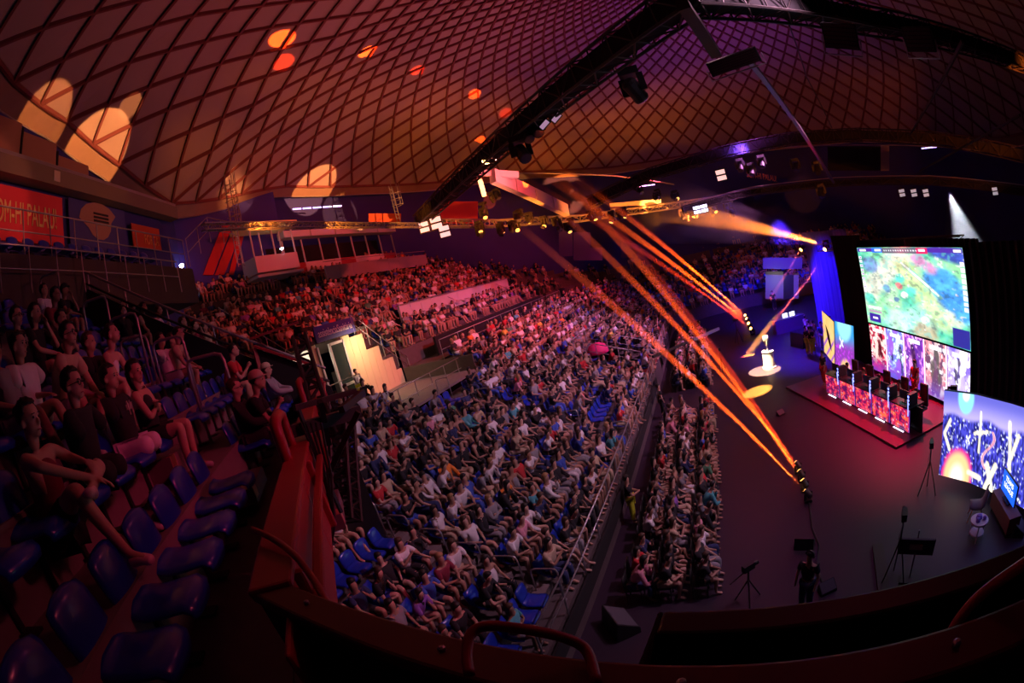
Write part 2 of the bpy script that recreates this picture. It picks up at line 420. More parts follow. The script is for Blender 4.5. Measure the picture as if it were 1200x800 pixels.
def shirt_me(name, P, sub=1, long=0, g=.018, tank=False):
    J = []; E = []
    hip = P['hip']+Vector((0, 0, .02))
    J += [(tuple(hip), .135+g), (tuple((hip+P['chest'])/2), (.115+g, .135+g)), (tuple(P['chest']), (.118+g, .155+g)), (tuple(P['chest']*.45+P['neck']*.55), (.075+g, .10+g))]
    E += [(0, 1), (1, 2), (2, 3)]
    if not tank:
        for k in 'lr':
            n = len(J); e = P['el'+k]; s = P['sh'+k]
            J.append((tuple(s), .062+g)); E.append((2, n)); J.append((tuple(s*(.35)+e*.65 if not long else e), .050+g)); E.append((n, n+1))
            if long: J.append((tuple(P['wr'+k]), .034+g*.7)); E.append((n+1, n+2))
    return skin_me(name, J, E, sub, 0)
def shorts_me(name, P, sub=1, long=0, g=.016):
    J = [(tuple(P['hip']-Vector((0, 0, 0))), .13+g)]; E = []
    for k in 'lr':
        n = len(J); h = P['hj'+k]; kn = P['kn'+k]
        J.append((tuple(h), .105+g)); E.append((0, n)); J.append((tuple(h*.25+kn*.75 if not long else kn), .075+g)); E.append((n, n+1))
        if long: J.append((tuple(P['kn'+k]*.15+P['an'+k]*.85+Vector((0, 0, .02))), .052+g)); E.append((n+1, n+2))
    return skin_me(name, J, E, sub, 0)
def hair_me(name, P, long=0, sub=2, big=0.0):
    bm = bmesh.new(); bmesh.ops.create_icosphere(bm, subdivisions=sub, radius=1)
    rr = random.Random(hash(name) & 255 if False else len(name))
    c = (P['head']+P['top'])/2+Vector((-.012, 0, .012))
    for v in bm.verts:
        x, y, z = v.co; n = .06*math.sin(9*x+5*y)*math.cos(8*z+3*y)
        v.co = Vector((x*(.108+big), y*(.094+big), z*(.118+big)))*(1+n)
        if z < -.15 and x > -.1: v.co.x = min(v.co.x, -.01)
        if z < 0.15 and x > .45: v.co.x *= .35
        if long and z < -.2: v.co.z -= long*(-z)*1.2; v.co.x -= .02
    bmesh.ops.translate(bm, verts=bm.verts, vec=c)
    me = bpy.data.meshes.new(name); bm.to_mesh(me); bm.free(); me.polygons.foreach_set('use_smooth', [True]*len(me.polygons)); return me
SIT = [
    pose(lean=.00),
    pose(lean=.16, el=((.28, .22, .70), (.28, -.22, .70)), wr=((.46, .04, .74), (.46, -.04, .72))),
    pose(lean=.24, el=((.36, .20, .60), (.36, -.20, .60)), wr=((.42, .05, .92), (.50, -.06, .62)), head=(.03, 0)),
    pose(lean=-.10, el=((-.02, .28, .74), (-.02, -.28, .74)), wr=((.22, .10, .66), (.22, -.10, .68)), an=((.66, .14, .09), (.60, -.15, .09))),
    pose(lean=.04, el=((.14, .24, .72), (.14, -.24, .72)), wr=((.16, -.08, .80), (.18, .08, .78))),
    pose(lean=.08, el=((.30, .20, .78), (.25, -.2, .74)), wr=((.33, .03, 1.04), (.40, -.1, .62)), kn=((.44, .16, .56), (.44, -.16, .56))),
    pose(lean=.02, kn=((.44, .10, .60), (.42, -.16, .54)), an=((.52, -.16, .50), (.44, -.14, .09))),
    pose(lean=.10, el=((.30, .26, .80), (.30, -.26, .80)), wr=((.40, .05, 1.00), (.40, -.03, 1.00))),
    pose(lean=-.04, head=(.0, .05), el=((.05, .30, .74), (.10, -.24, .72)), wr=((.30, .22, .60), (.30, -.05, .66))),
]
STAND = pose(lean=.0, hipz=.92, el=((.02, .26, 1.13), (.02, -.26, 1.13)), wr=((.12, .24, .90), (.10, -.26, .90)), stand=True)
STAND2 = pose(lean=.02, hipz=.92, el=((.08, .27, 1.12), (.08, -.27, 1.12)), wr=((.30, .06, 1.10), (.30, -.06, 1.12)), stand=True)
TINTS = dict(black=(.018, .016, .022), white=(.72, .68, .72), grey=(.26, .25, .28), red=(.50, .03, .04), blue=(.05, .10, .50), navy=(.03, .04, .13), green=(.08, .25, .14), orange=(.85, .25, .04), yellow=(.75, .60, .10), pink=(.70, .28, .38), purple=(.26, .10, .48), teal=(.08, .36, .42), beige=(.52, .40, .28), maroon=(.22, .02, .05))
TOPW = ['black']*40+['white']*25+['grey']*10+['red']*6+['blue']*5+['navy']*7+['green']*2+['orange']+['yellow']+['pink']*3+['purple']*2+['teal']*2+['beige']*5+['maroon']*2
BOTW = ['black']*14+['beige']*7+['navy']*7+['grey']*6+['blue']*3+['white']*2
SKINS = [(.46, .26, .19), (.40, .22, .155), (.52, .31, .235), (.28, .15, .10), (.44, .25, .18)]
HAIRS = dict(dark=(.012, .009, .008), brown=(.06, .03, .018), blond=(.34, .20, .09))
SITM = []
for k, P in enumerate(SIT):
    SITM.append(dict(body=body_me('seated_body', P, 1), top=shirt_me('top', P, 1), tank=shirt_me('top', P, 1, tank=True), long=shirt_me('top', P, 1, long=1),
                     shorts=shorts_me('shorts', P, 1), trousers=shorts_me('trousers', P, 1, long=1), hair=hair_me('hair', P), longhair=hair_me('hair', P, long=.2)))
    for key, m_ in (('body', M_SKIN), ('top', M_CLOTH), ('tank', M_CLOTH), ('long', M_CLOTH), ('shorts', M_CLOTH), ('trousers', M_CLOTH), ('hair', M_HAIR), ('longhair', M_HAIR)):
        SITM[k][key].materials.clear(); SITM[k][key].materials.append(m_)
def standset(P, n):
    d = dict(body=body_me('standing_body', P, 1), top=shirt_me('top', P, 1), long=shirt_me('top', P, 1, long=1), trousers=shorts_me('trousers', P, 1, long=1), shorts=shorts_me('shorts', P, 1), hair=hair_me('hair', P), longhair=hair_me('hair', P, long=.2))
    for key in d: d[key].materials.clear(); d[key].materials.append(M_SKIN if key == 'body' else M_HAIR if 'hair' in key else M_CLOTH)
    return d
STM = [standset(STAND, 0), standset(STAND2, 1)]
def person(M, loc, rz, top, bottom, hair='dark', skin=0, topk='top', botk='shorts', hairk='hair', label='', group=None, scale=1.0, hat=None):
    o = obj('person', M['body'], None, SKINS[skin]); o.location = loc; o.rotation_euler = (0, 0, rz); o.scale = (scale,)*3
    tag(o, label, 'person', group)
    obj('shirt', M[topk], o, TINTS[top]); obj(botk, M[botk], o, TINTS[bottom]); obj('hair', M[hairk], o, HAIRS[hair] if hat is None else TINTS[hat])
    return o
# seats of the crowd -------------------------------------------------------------
seats = []      # (x, y, z floor, rz, block, row, index)
def aisle(s):
    return abs(s-7.6) < .46 or abs(s-16.4) < .5 or abs(s-24.6) < .5 or abs(s-33) < .5 or abs(s-41) < .5
EMPTY = []
for i in range(11):
    s = 2.2; q = 0
    while s < SMAX-1:
        s += .54; q += 1
        if aisle(s): continue
        if 1 <= i < 5 and 25.6 < s < 29.8: continue
        if i >= 8 and 13.9 < s < 20.6: continue
        blk = 'low' if s < YN-RAD+4 else 'north'
        if i == 4 and 3.6 < s < 7.1: EMPTY.append((s, i)); continue
        if i == 7 and 14.6 < s < 16: EMPTY.append((s, i)); continue
        if i == 0 and 6.4 < s < 7.3: EMPTY.append((s, i)); continue
        if i == 1 and 17.0 < s < 19.4: EMPTY.append((s, i)); continue
        if i == 2 and 19.0 < s < 20.8: EMPTY.append((s, i)); continue
        if R.random() < (.07 if blk == 'low' else .42): EMPTY.append((s, i)) if R.random() < .6 else 0; continue
        x, y, a = bowl(ROWP*i+.55, s)
        seats.append((x, y, rowz(i), a+R.uniform(-.25, .15), blk, i, q))
for i in range(NUP):
    s = 9.6; q = 0; d = UP0+.85*i
    while s < SMAX-1:
        s += .56; q += 1
        if i < 3 and 14.0 < s < 19.2: continue
        if abs(s-14.6) < .5 or abs(s-22.5) < .5 or abs(s-31) < .5 or abs(s-40) < .5: continue
        north = s > YN-RAD+4
        if R.random() < (.22 if not north else .5): continue
        if i == 2 and s > 22: continue
        if i in (9, 10) and 13 < s < 31: continue
        if i >= 13 and s < 34: continue
        x, y, a = bowl(d+.55, s); seats.append((x, y, upz(d), a+R.uniform(-.2, .2), 'up' if not north else 'upnorth', i, q))
for r_ in range(3):
    for q in range(60):
        y = 8.9+q*.56
        if 21.2 < y < 25.5 or y > 40: continue
        if R.random() < .05: continue
        seats.append((-2.55+.80*r_+R.uniform(-.06, .06), y, 0.0, R.uniform(-.15, .15), 'floor', r_, q))
# pose/clothes per spectator
ppl = []
for (x, y, z, a, blk, i, q) in seats:
    v = Vector((x, y, z+.8))-EYE; d = v.length; zc = v.dot(AZ)/d; ang = math.acos(min(1, zc)); rr = 2*FPX*math.sin(ang/2); h = math.hypot(v.dot(AX), v.dot(AY))
    px, py = 600+rr*v.dot(AX)/h, 400-rr*v.dot(AY)/h
    inview = -10 < px < 1210 and -10 < py < 790 and not (px < 362 and py > 430) and not (px < 320 and py > 400) and not (px < 205 and py > 330)
    ppl.append(dict(x=x, y=y, z=z, a=a, blk=blk, row=i, q=q, d=d, px=px, py=py, vis=inview, pose=R.choices(range(9), (3, 5, 4, 3, 4, 3, 2, 2, 3))[0], top=R.choice(TOPW), bot=R.choice(BOTW), skin=R.choices(range(5), (4, 4, 3, 1, 4))[0], hair=R.choices(['dark', 'brown', 'blond'], (8, 4, 1))[0],
                    topk=R.choices(['top', 'tank', 'long'], (8, 1, 1))[0], botk=R.choices(['shorts', 'trousers'], (3, 2))[0], hairk=R.choices(['hair', 'longhair'], (7, 3))[0], sc=R.uniform(.93, 1.05)))
vis = sorted([p for p in ppl if p['vis']], key=lambda p: p['d'])
near, far = vis[:300], vis[300:]
ORD = ['first', 'second', 'third', 'fourth', 'fifth', 'sixth', 'seventh', 'eighth', 'ninth', 'tenth', 'eleventh', 'twelfth', 'thirteenth', 'fourteenth', 'fifteenth', 'sixteenth', 'seventeenth', 'eighteenth', 'nineteenth', 'twentieth', 'twenty-first', 'twenty-second', 'twenty-third', 'twenty-fourth', 'twenty-fifth', 'twenty-sixth']
nb = {(p['blk'], p['row'], p['q']): p for p in ppl}
TN = {'top': 't-shirt', 'tank': 'tank top', 'long': 'long-sleeved shirt'}
PO = ['sitting upright', 'leaning forward with hands together', 'leaning far forward', 'leaning back', 'with folded arms', 'with a hand at the chin', 'with crossed legs', 'with both hands raised', 'looking sideways']
used = {}
for p in near:
    l = nb.get((p['blk'], p['row'], p['q']-1)); r = nb.get((p['blk'], p['row'], p['q']+1))
    place = '%s row of floor chairs' % ['rear', 'middle', 'front'][p['row']] if p['blk'] == 'floor' else '%s stand row' % ORD[p['row']]
    side = 'beside %s and %s' % (l['top'] if l else 'a gap', r['top'] if r else 'a gap')
    lab = 'spectator in %s %s and %s %s, %s, %s' % (p['top'], TN[p['topk']], p['bot'], p['botk'], place, side)
    if lab in used: lab = 'spectator in %s %s, %s, %s, %s' % (p['top'], TN[p['topk']], place, PO[p['pose']], side)
    lab = ' '.join(lab.split()[:16])
    if lab in used: lab = 'spectator in %s %s and %s %s, %s, %s' % (p['top'], TN[p['topk']], p['bot'], p['botk'], place, PO[p['pose']])
    lab = ' '.join(lab.split()[:16])
    if lab in used: lab = '%s-haired spectator in %s %s and %s %s, %s' % (p['hair'], p['top'], TN[p['topk']], p['bot'], p['botk'], place)
    used[lab] = 1
    person(SITM[p['pose']], (p['x'], p['y'], p['z']), p['a'], p['top'], p['bot'], p['hair'], p['skin'], p['topk'], p['botk'], p['hairk'], lab,
           'spectators on the floor chairs' if p['blk'] == 'floor' else 'spectators seated in the lower west stand', p['sc'])
# the rest of the crowd: one joined object
def arr(me):
    co = np.empty(len(me.vertices)*3); me.vertices.foreach_get('co', co)
    me.calc_loop_triangles(); t = np.empty(len(me.loop_triangles)*3, dtype=np.int32); me.loop_triangles.foreach_get('vertices', t)
    return co.reshape(-1, 3), t.reshape(-1, 3)
LOW = []
for P in SIT:
    LOW.append([arr(body_me('b', P, 0)), arr(shirt_me('s', P, 0)), arr(shorts_me('t', P, 0)), arr(hair_me('h', P, sub=1))])
VV = []; TT = []; CC = []; off = 0
for p in far:
    ca, sa = math.cos(p['a']), math.sin(p['a'])
    for (co, t), c in zip(LOW[p['pose']], (SKINS[p['skin']], TINTS[p['top']], TINTS[p['bot']], HAIRS[p['hair']])):
        q = co*p['sc']; X = q[:, 0]*ca-q[:, 1]*sa+p['x']; Y = q[:, 0]*sa+q[:, 1]*ca+p['y']
        VV.append(np.stack([X, Y, q[:, 2]+p['z']], 1)); TT.append(t+off); off += len(co); CC.append(np.tile(np.array([*c, 1.0]), (len(co), 1)))
def np_mesh(name, V, T, C, mt, smooth=True):
    me = bpy.data.meshes.new(name); n = len(V); m_ = len(T); k = T.shape[1]
    me.vertices.add(n); me.vertices.foreach_set('co', V.astype(np.float32).ravel())
    me.loops.add(m_*k); me.loops.foreach_set('vertex_index', T.astype(np.int32).ravel())
    me.polygons.add(m_); me.polygons.foreach_set('loop_start', np.arange(0, m_*k, k, dtype=np.int32))
    me.update(calc_edges=True)
    if smooth: me.polygons.foreach_set('use_smooth', np.ones(m_, dtype=bool))
    ca = me.color_attributes.new('col', 'FLOAT_COLOR', 'POINT'); ca.data.foreach_set('color', C.astype(np.float32).ravel())
    me.materials.append(mt); return me
crowd = obj('spectator_crowd', np_mesh('spectator_crowd', np.concatenate(VV), np.concatenate(TT), np.concatenate(CC), M_CROWD))
tag(crowd, 'dense crowd of seated spectators filling the farther rows of the west and north stands', 'crowd', kind='stuff')
print('PPL', len(near), len(far), 'empty', len(EMPTY), 'tris', sum(len(t) for t in TT))
# ------------------------------------------------------------------ seats
def sheet(prof, wf, n=8, th=.02, dish=.03):
    "prof: list of (x, z, halfwidth); a moulded sheet with thickness"
    V = []; F = []; m_ = len(prof)
    for side in (0, 1):
        for i, (x, z, hw) in enumerate(prof):
            a = prof[max(i-1, 0)]; b = prof[min(i+1, m_-1)]; t = Vector((b[0]-a[0], 0, b[1]-a[1])).normalized(); nrm = Vector((-t.z, 0, t.x))
            for j in range(n+1):
                u = -1+2*j/n; p = Vector((x, u*hw*wf, z))+nrm*(dish*(1-abs(u)**2.5)*-1+ (0 if side == 0 else -th))
                V.append(p)
    o = m_*(n+1)
    for i in range(m_-1):
        for j in range(n):
            a = i*(n+1)+j; F.append((a, a+1, a+n+2, a+n+1)); F.append((o+a, o+a+n+1, o+a+n+2, o+a+1))
    for i in range(m_-1):
        for j in (0, n):
            a = i*(n+1)+j; F.append((a, a+n+1, o+a+n+1, o+a) if j == 0 else (a, o+a, o+a+n+1, a+n+1))
    for j in range(n):
        a = j; F.append((a, o+a, o+a+1, a+1)); a = (m_-1)*(n+1)+j; F.append((a, a+1, o+a+1, o+a))
    mb = MB(); mb.add(V, F); return mb
pan_p = [(.27, .385, .19), (.275, .42, .21), (.24, .445, .22), (.1, .435, .225), (-.05, .43, .22), (-.14, .45, .21), (-.175, .50, .20)]
bk_p = [(-.185, .49, .19), (-.20, .56, .215), (-.215, .66, .22), (-.235, .76, .215), (-.25, .80, .19), (-.262, .81, .12)]
ME_PAN = sheet(pan_p, 1).mesh('seat_pan', M_BLUESEAT, True); ME_BACK = sheet(bk_p, 1).mesh('seat_back', M_BLUESEAT, True)
mb = MB(); mb.bar((-.12, 0, .0), (-.12, 0, .43), .05, .05); mb.bar((-.2, 0, .02), (.05, 0, .02), .12, .02); mb.bar((-.15, -.15, .42), (-.15, .15, .42), .04, .03); ME_BRK = mb.mesh('bracket', M_BLACK)
def seat(loc, rz, label, group, full=True):
    t = thing('stadium_seat', label, 'seat', loc, rz, group)
    obj('seat_pan', ME_PAN, t); obj('backrest', ME_BACK, t)
    if full: obj('bracket', ME_BRK, t)
    return t
EV = []
for (s, i) in EMPTY:
    x, y, a = bowl(ROWP*i+.62, s); d = (Vector((x, y, rowz(i)))-EYE).length; EV.append((d, x, y, rowz(i), a, i, s))
EV.sort(); SQ = {}
EV = sorted(EV[:150], key=lambda e: (e[5], e[6]))+EV[150:]
for (d, x, y, z, a, i, s) in EV[:150]:
    sec = ['before the nearest aisle', 'past the nearest aisle', 'past the second aisle', 'past the third aisle', 'past the fourth aisle', 'past the fifth aisle'][sum(s > q for q in (7.6, 16.4, 24.6, 33, 41))]
    n_ = SQ.get((i, sec), 0); SQ[(i, sec)] = n_+1
    seat((x, y, z), a, 'empty blue seat, %s row of the lower stand, %s one %s' % (ORD[i], ORD[min(n_, 25)], sec), 'empty blue seats in the lower west stand', False)
def merged(name, me_list, places, mt, label, parent=None):
    VV = []; TT = []; off = 0
    A = [arr(m_) for m_ in me_list]
    for (x, y, z, a) in places:
        ca, sa = math.cos(a), math.sin(a)
        for co, t in A:
            VV.append(np.stack([co[:, 0]*ca-co[:, 1]*sa+x, co[:, 0]*sa+co[:, 1]*ca+y, co[:, 2]+z], 1)); TT.append(t+off); off += len(co)
    V = np.concatenate(VV); o = obj(name, np_mesh(name, V, np.concatenate(TT), np.ones((len(V), 4)), mt), parent)
    if label: tag(o, label, 'seats', kind='stuff')
    return o
lowseat = sheet([pan_p[1], pan_p[3], pan_p[6], bk_p[2], bk_p[4]], 1, n=3).mesh('s', M_BLUESEAT)
pl = [(p['x']-.07*math.cos(p['a']), p['y'], p['z'], p['a']) for p in near+far if p['blk'] != 'floor'] + [(x, y, z, a) for (d, x, y, z, a, i, s) in EV[150:]]
merged('seat_rows', [lowseat], pl, M_BLUESEAT, 'rows of blue plastic seats under the seated crowd of the bowl')
lowch = MB(); lowch.box((0, 0, .44), (.42, .42, .03)); lowch.box((-.21, 0, .68), (.03, .42, .35)); [lowch.bar((sx*.18, sy*.18, 0), (sx*.18, sy*.18, .44), .025) for sx in (-1, 1) for sy in (-1, 1)]
ME_CH = [lowch.mesh('c', M_BLACK)]
merged('floor_chair_rows', ME_CH, [(p['x'], p['y'], 0, 0) for p in near+far if p['blk'] == 'floor'], M_BLACK, 'rows of black folding chairs on the arena floor beneath the front spectators')
# ------------------------------------------------------------------ rails, parapets and doors of the bowl
def rail_line(name, pts, h, post=1.5, r=.024, mid=True, label='', m_=M_STEEL, group=None, cat='railing'):
    t = thing(name, label, cat, pts[0], 0, group); o = Vector(pts[0]); P = [Vector(p)-o for p in pts]
    up = Vector((0, 0, h)); mb = MB(); mb.tube([p+up for p in P], r, 6); mb.build('top_rail', m_, t, True)
    if mid: mb = MB(); mb.tube([p+up*.5 for p in P], r*.8, 6); mb.build('mid_rail', m_, t, True)
    for a, b in zip(P, P[1:]):
        n = max(1, round((b-a).length/post))
        for k in range(n): mb = MB(); p = a+(b-a)*k/n; mb.tube([p, p+up], r*.9, 6); mb.build('post', m_, t)
    mb = MB(); mb.tube([P[-1], P[-1]+up], r*.9, 6); mb.build('post', m_, t)
    return t
X1 = X0+.08
rail_line('front_railing', [(X1, 5.6, 1.2), (X1, 25, 1.2)], 1.0, label='steel railing along the front of the lower west stand, nearer half')
rail_line('front_railing', [(X1, 29.5, 1.2), (X1, 43, 1.2)], 1.0, 2.0, label='steel railing along the front of the lower west stand, beyond the red gap')
for k, (a, b) in enumerate(((5.6, 25), (29.5, 43))):
    mb = MB(); mb.box((X0+.14, (a+b)/2, .95), (.06, b-a, .5)); o = mb.build('front_fascia', M_DRAPE, None); struct(o)
# railings around the red gap
mb = MB(); mb.box((-6, 27.7, 1.21), (4.6, 3.2, .02)); struct(mb.build('gap_floor', M_RED), 'red floor of the opening in the lower west stand')
rail_line('gap_railing', [(-4.2, 26.1, 1.55), (-7.9, 26.1, 2.9)], 1.0, 1.2, label='sloping steel railing on the near side of the red gap')
rail_line('gap_railing', [(-4.2, 29.2, 1.55), (-7.9, 29.2, 2.9)], 1.0, 1.2, label='sloping steel railing on the far side of the red gap')
rail_line('gap_railing', [(-7.95, 26.1, 2.95), (-7.95, 29.2, 2.95)], 1.0, 1.2, label='steel railing across the back of the red gap')
t = thing('pink_parasol', 'small magenta dome standing in the red gap of the lower stand', 'parasol', at(702, 418, z=2.2))
mb = MB(); mb.lathe((0, 0, 0), [(.72, .25), (.68, .5), (.52, .74), (.3, .88), (.02, .93)], 14); mb.build('canopy', mat('magenta_fabric', (.75, .03, .18), .7), t, True); mb = MB(); mb.tube([(0, 0, -.5), (0, 0, 1.05)], .03); mb.build('pole', M_STEEL, t)
# small aisle handrails
def hoop(p0, p1, h, r, label, group, m_=M_STEEL, name='handrail'):
    p0, p1 = Vector(p0), Vector(p1); t = thing(name, label, 'handrail', p0, 0, group); d = p1-p0; up = Vector((0, 0, h)); e = d.normalized()*.12
    pts = [Vector((0, 0, 0)), up-Vector((0, 0, .12)), up-Vector((0, 0, .03))+e*.25, up+e, d+up-e, d+up-Vector((0, 0, .03))-e*.25, d+up-Vector((0, 0, .12)), d]
    mb = MB(); mb.tube(pts, r, 8); mb.build('tube', m_, t, True); mb = MB(); mb.lathe((0, 0, 0), [(.05, 0), (.05, .015)], 8); mb.build('foot_plate', m_, t); mb = MB(); mb.lathe(d, [(.05, 0), (.05, .015)], 8); mb.build('foot_plate', m_, t); return t
for s in (7.6, 16.4, 24.6, 33.0):
    for i in range(0, 10, 2 if s > 8 else 1):
        if s == 24.6 and i < 5: continue
        d0 = ROWP*i+.15; x0, y0, _ = bowl(d0, s+ (.0)); x1, y1, _ = bowl(d0+.62, s)
        hoop((x0, y0, rowz(i)), (x1, y1, rowz(i)), .92, .02, 'steel hoop handrail in the aisle, %s row of the lower west stand' % ORD[i] + (', nearest aisle' if s < 8 else ', %s aisle along' % ORD[int((s-7)//8)]), 'hoop handrails in the aisles of the lower west stand')
for s in (7.6, 16.4):
    for i in range(1, 9):
        mb = MB(); x0, y0, _ = bowl(ROWP*i-.14, s); mb.box((x0, y0, rowz(i)-.18), (.34, .78, .36-.17)); mb.build('stair_tread', M_STEP, stand)
# vomitory with door, steps and sign
V0, V1 = 14.3, 20.3; DX = X0-UP0-.05; FZ = rowz(9)
mb = MB(); mb.box((X0-ROWP*9-2.2, (V0+V1)/2, FZ-.05), (4.6, V1-V0, .1)); struct(mb.build('landing_floor', M_STEP), 'landing of the doorway in the lower stand')
wall = struct(empty('wall_west'), 'lit beige wall panels around the doorway in the stand')
for k, (y0, y1, zt_) in enumerate(((14.3, 14.62, 7.75), (16.45, 16.95, 7.75), (16.95, 17.45, 7.6), (17.45, 17.95, 7.6), (17.95, 18.45, 6.75), (18.45, 18.95, 6.75), (18.95, 19.45, 5.95), (19.45, 19.85, 5.95), (19.85, 20.3, 5.2))): mb = MB(); mb.box((DX-.1, (y0+y1)/2, (FZ+zt_)/2), (.1, y1-y0-.012, zt_-FZ)); mb.build('wall_panel', M_BEIGE, wall)
mb = MB(); mb.box((DX-1.3, 16.5, 7.85), (2.7, 4.4, .16)); mb.build('ceiling_slab', M_CONC, wall)
mb = MB(); mb.box((X0-ROWP*9-2.2, V1+.05, FZ+.35), (4.3, .1, .8)); mb.build('wall_panel', M_CONC, wall)
mb = MB(); mb.box((DX-1.35, 18.9, (FZ+6.1)/2), (2.3, 2.9, 6.1-FZ)); mb.build('stand_block', M_CONC, wall)
d_ = struct(empty('door_1', (DX-.02, 15.55, FZ)), 'white framed doorway with dark glazed panes beside an open bright corridor')
for y in (-.9, -.1, .85): mb = MB(); mb.box((0, y, 1.6), (.1, .11, 3.2)); mb.build('door_frame', M_WHITE, d_)
for z in (.05, 1.15, 3.15): mb = MB(); mb.box((0, .37, z), (.1, .95, .12)); mb.build('door_frame', M_WHITE, d_)
for z, h in ((.6, .98), (2.15, 1.85)): mb = MB(); mb.box((0, .37, z), (.03, .84, h)); mb.build('door_pane', mat('dark_glass', (.03, .05, .05), .1, spec=.8), d_)
mb = MB(); mb.box((-1.6, -.5, 1.6), (.05, 1.3, 3.2)); mb.build('corridor_wall', M_WHITE, d_)
sg = thing('stand_sign', 'dark blue banner with white lettering above the stand doorway', 'sign', (DX+.12, 15.95, 8.15))
mb = MB(); mb.box((0, 0, 0), (.08, 2.75, .72)); mb.build('board', mat('sign_blue', (.05, .04, .30), .6), sg)
text_mesh('lettering', 'assistènciaSanitària', .5, mat('white_letters', (.9, .85, .95), .6), (.05, .0, .0), (0, 1, 0), (0, 0, 1), sg, width=2.35)
light('AREA', 'doorway_lamp', (DX+1.3, 17.2, 7.7), (DX+.2, 17.4, FZ+1), 85, (1, .74, .42), .8); light('POINT', 'corridor_lamp', (DX-.9, 15.1, 7.0), (0, 0, 0), 60, (1, .8, .55), .2)
rail_line('landing_railing', [(-12.1, V0-.6, FZ-.35), (-12.1, V1+1, FZ-.35)], 1.05, 1.2, label='steel railing across the front of the doorway landing')
rail_line('stair_railing', [(-15.5, 17.2, 7.7), (-15.5, 20.8, 4.6)], 1.05, 1.2, label='steel railing stepping down beside the beige wall')
rail_line('concourse_railing', [(X0-9.5, 20.6, rowz(11)), (X0-9.5, 43, rowz(11))], 1.05, 2.0, label='long steel railing along the walkway above the lower west stand')
rail_line('concourse_railing', [(X0-9.5, 3.5, rowz(11)), (X0-9.5, 14.1, rowz(11))], 1.05, 2.0, label='short steel railing of the walkway on the near side of the doorway')
mb = MB(); mb.box((-14.6, 32, 5.7), (.14, 19, 1.05)); tag(mb.build('black_parapet', M_DRAPE), 'long black covered parapet behind the walkway of the west stand', 'parapet')
# white fascia inside the upper stand, in panels
wf = thing('white_parapet', 'long pale panelled parapet crossing the upper west stand', 'parapet', (-17.7, 22, 0))
A_, B_ = at(468, 366, X=-17.7), at(592, 322, X=-17.7); z_ = (A_.z+B_.z)/2; n_ = 14
for k in range(n_): ya_ = A_.y+(B_.y-A_.y)*k/n_; yb_ = A_.y+(B_.y-A_.y)*(k+1)/n_; mb = MB(); mb.box((0, (ya_+yb_)/2-22, z_-.55), (.14, yb_-ya_-.02, 1.1)); mb.build('panel', M_WHITE, wf)
mb = MB(); mb.box((0, (A_.y+B_.y)/2-22, z_+.03), (.3, B_.y-A_.y, .07)); mb.build('coping', M_STEEL, wf)
for k in range(n_): ya_ = A_.y+(B_.y-A_.y)*(k+.5)/n_; mb = MB(); mb.box((.55, ya_-22, z_-.75), (.5, .5, .06)); mb.build('desk_leaf', M_WHITE, wf)
rail_line('upper_railing', [(-15.6, 9.2, 6.5), (-15.6, 14.2, 6.5)], 1.0, 2.0, label='steel railing at the foot of the upper stand above the doorway sign')
for y in (14.6, 22.5, 31.0, 40): 
    rail_line('stair_railing', [(-16, y-.55, upz(UP0)+.1), (-22, y-.55, upz(UP0+6.4)+.1)], .95, 1.5, label='steel stair railing climbing the upper west stand, %s along' % ORD[int((y-10)//8)])
# commentary booth and press boxes
bt = thing('commentary_booth', 'pale open commentary booth with slanted posts above the upper stand', 'booth', at(320, 320, X=-25))
bo = bt.location; 
mb = MB(); mb.box((0, 0, .55), (1.6, 3.9, 1.1)); mb.build('front_panel', M_WHITE, bt)
mb = MB(); mb.box((0, 0, 3.25), (2.2, 4.6, .25)); mb.build('roof_slab', mat('booth_roof', (.8, .6, .3), .6), bt)
for y in (-1.9, 0, 1.9):
    for x in (-.7, .7): mb = MB(); mb.bar((x, y, 1.1), (x, y, 3.2), .09); mb.build('post', M_WHITE, bt)
mb = MB(); mb.box((0, 0, -.25), (1.9, 4.2, .18)); mb.build('base_slab', M_WHITE, bt)
mb = MB(); mb.lathe((.8, .6, 1.35), [(.02, 0), (.12, .05), (.12, .12), (.02, .16)], 10); mb.build('lamp', mat('booth_lamp', (1, 1, 1), emit=(.8, .9, 1), es=30), bt)
pb = thing('press_box', 'row of open press boxes with pale posts along the top of the west stand', 'press box', at(410, 312, X=-26))
for k in range(8): mb = MB(); mb.bar((0, -7+k*2, 0), (0, -7+k*2, 2.6), .10); mb.build('post', M_WHITE, pb)
for k in range(7): mb = MB(); mb.box((0, -6+k*2, .4), (.1, 1.9, .8)); mb.build('front_panel', M_WHITE if k % 3 else M_RED, pb)
for k in range(5): mb = MB(); mb.box((0, -5.6+k*2.9, 3.0), (.8, 2.8, .5)); mb.build('header_panel', M_WHITE, pb)
mb = MB(); mb.box((-1.5, 0, 1.2), (.1, 15, 2.6)); mb.build('back_wall', M_DRAPE, pb)
A_, B_ = at(380, 314, X=-23.2), at(498, 297, X=-23.2); z_ = (A_.z+B_.z)/2
pw = thing('raised_platform', 'grey walled raised platform inside the upper west stand', 'platform', (-23.2, A_.y, z_))
for k in range(9): q_ = (B_.y-A_.y)/9; mb = MB(); mb.box((0, q_*(k+.5), -.5), (.12, q_-.02, 1.0)); mb.build('panel', mat('grey_panel', (.28, .24, .26), .7), pw)
mb = MB(); mb.tube([(0, 0, .35), (0, B_.y-A_.y, .35)], .03); mb.build('top_rail', M_STEEL, pw)
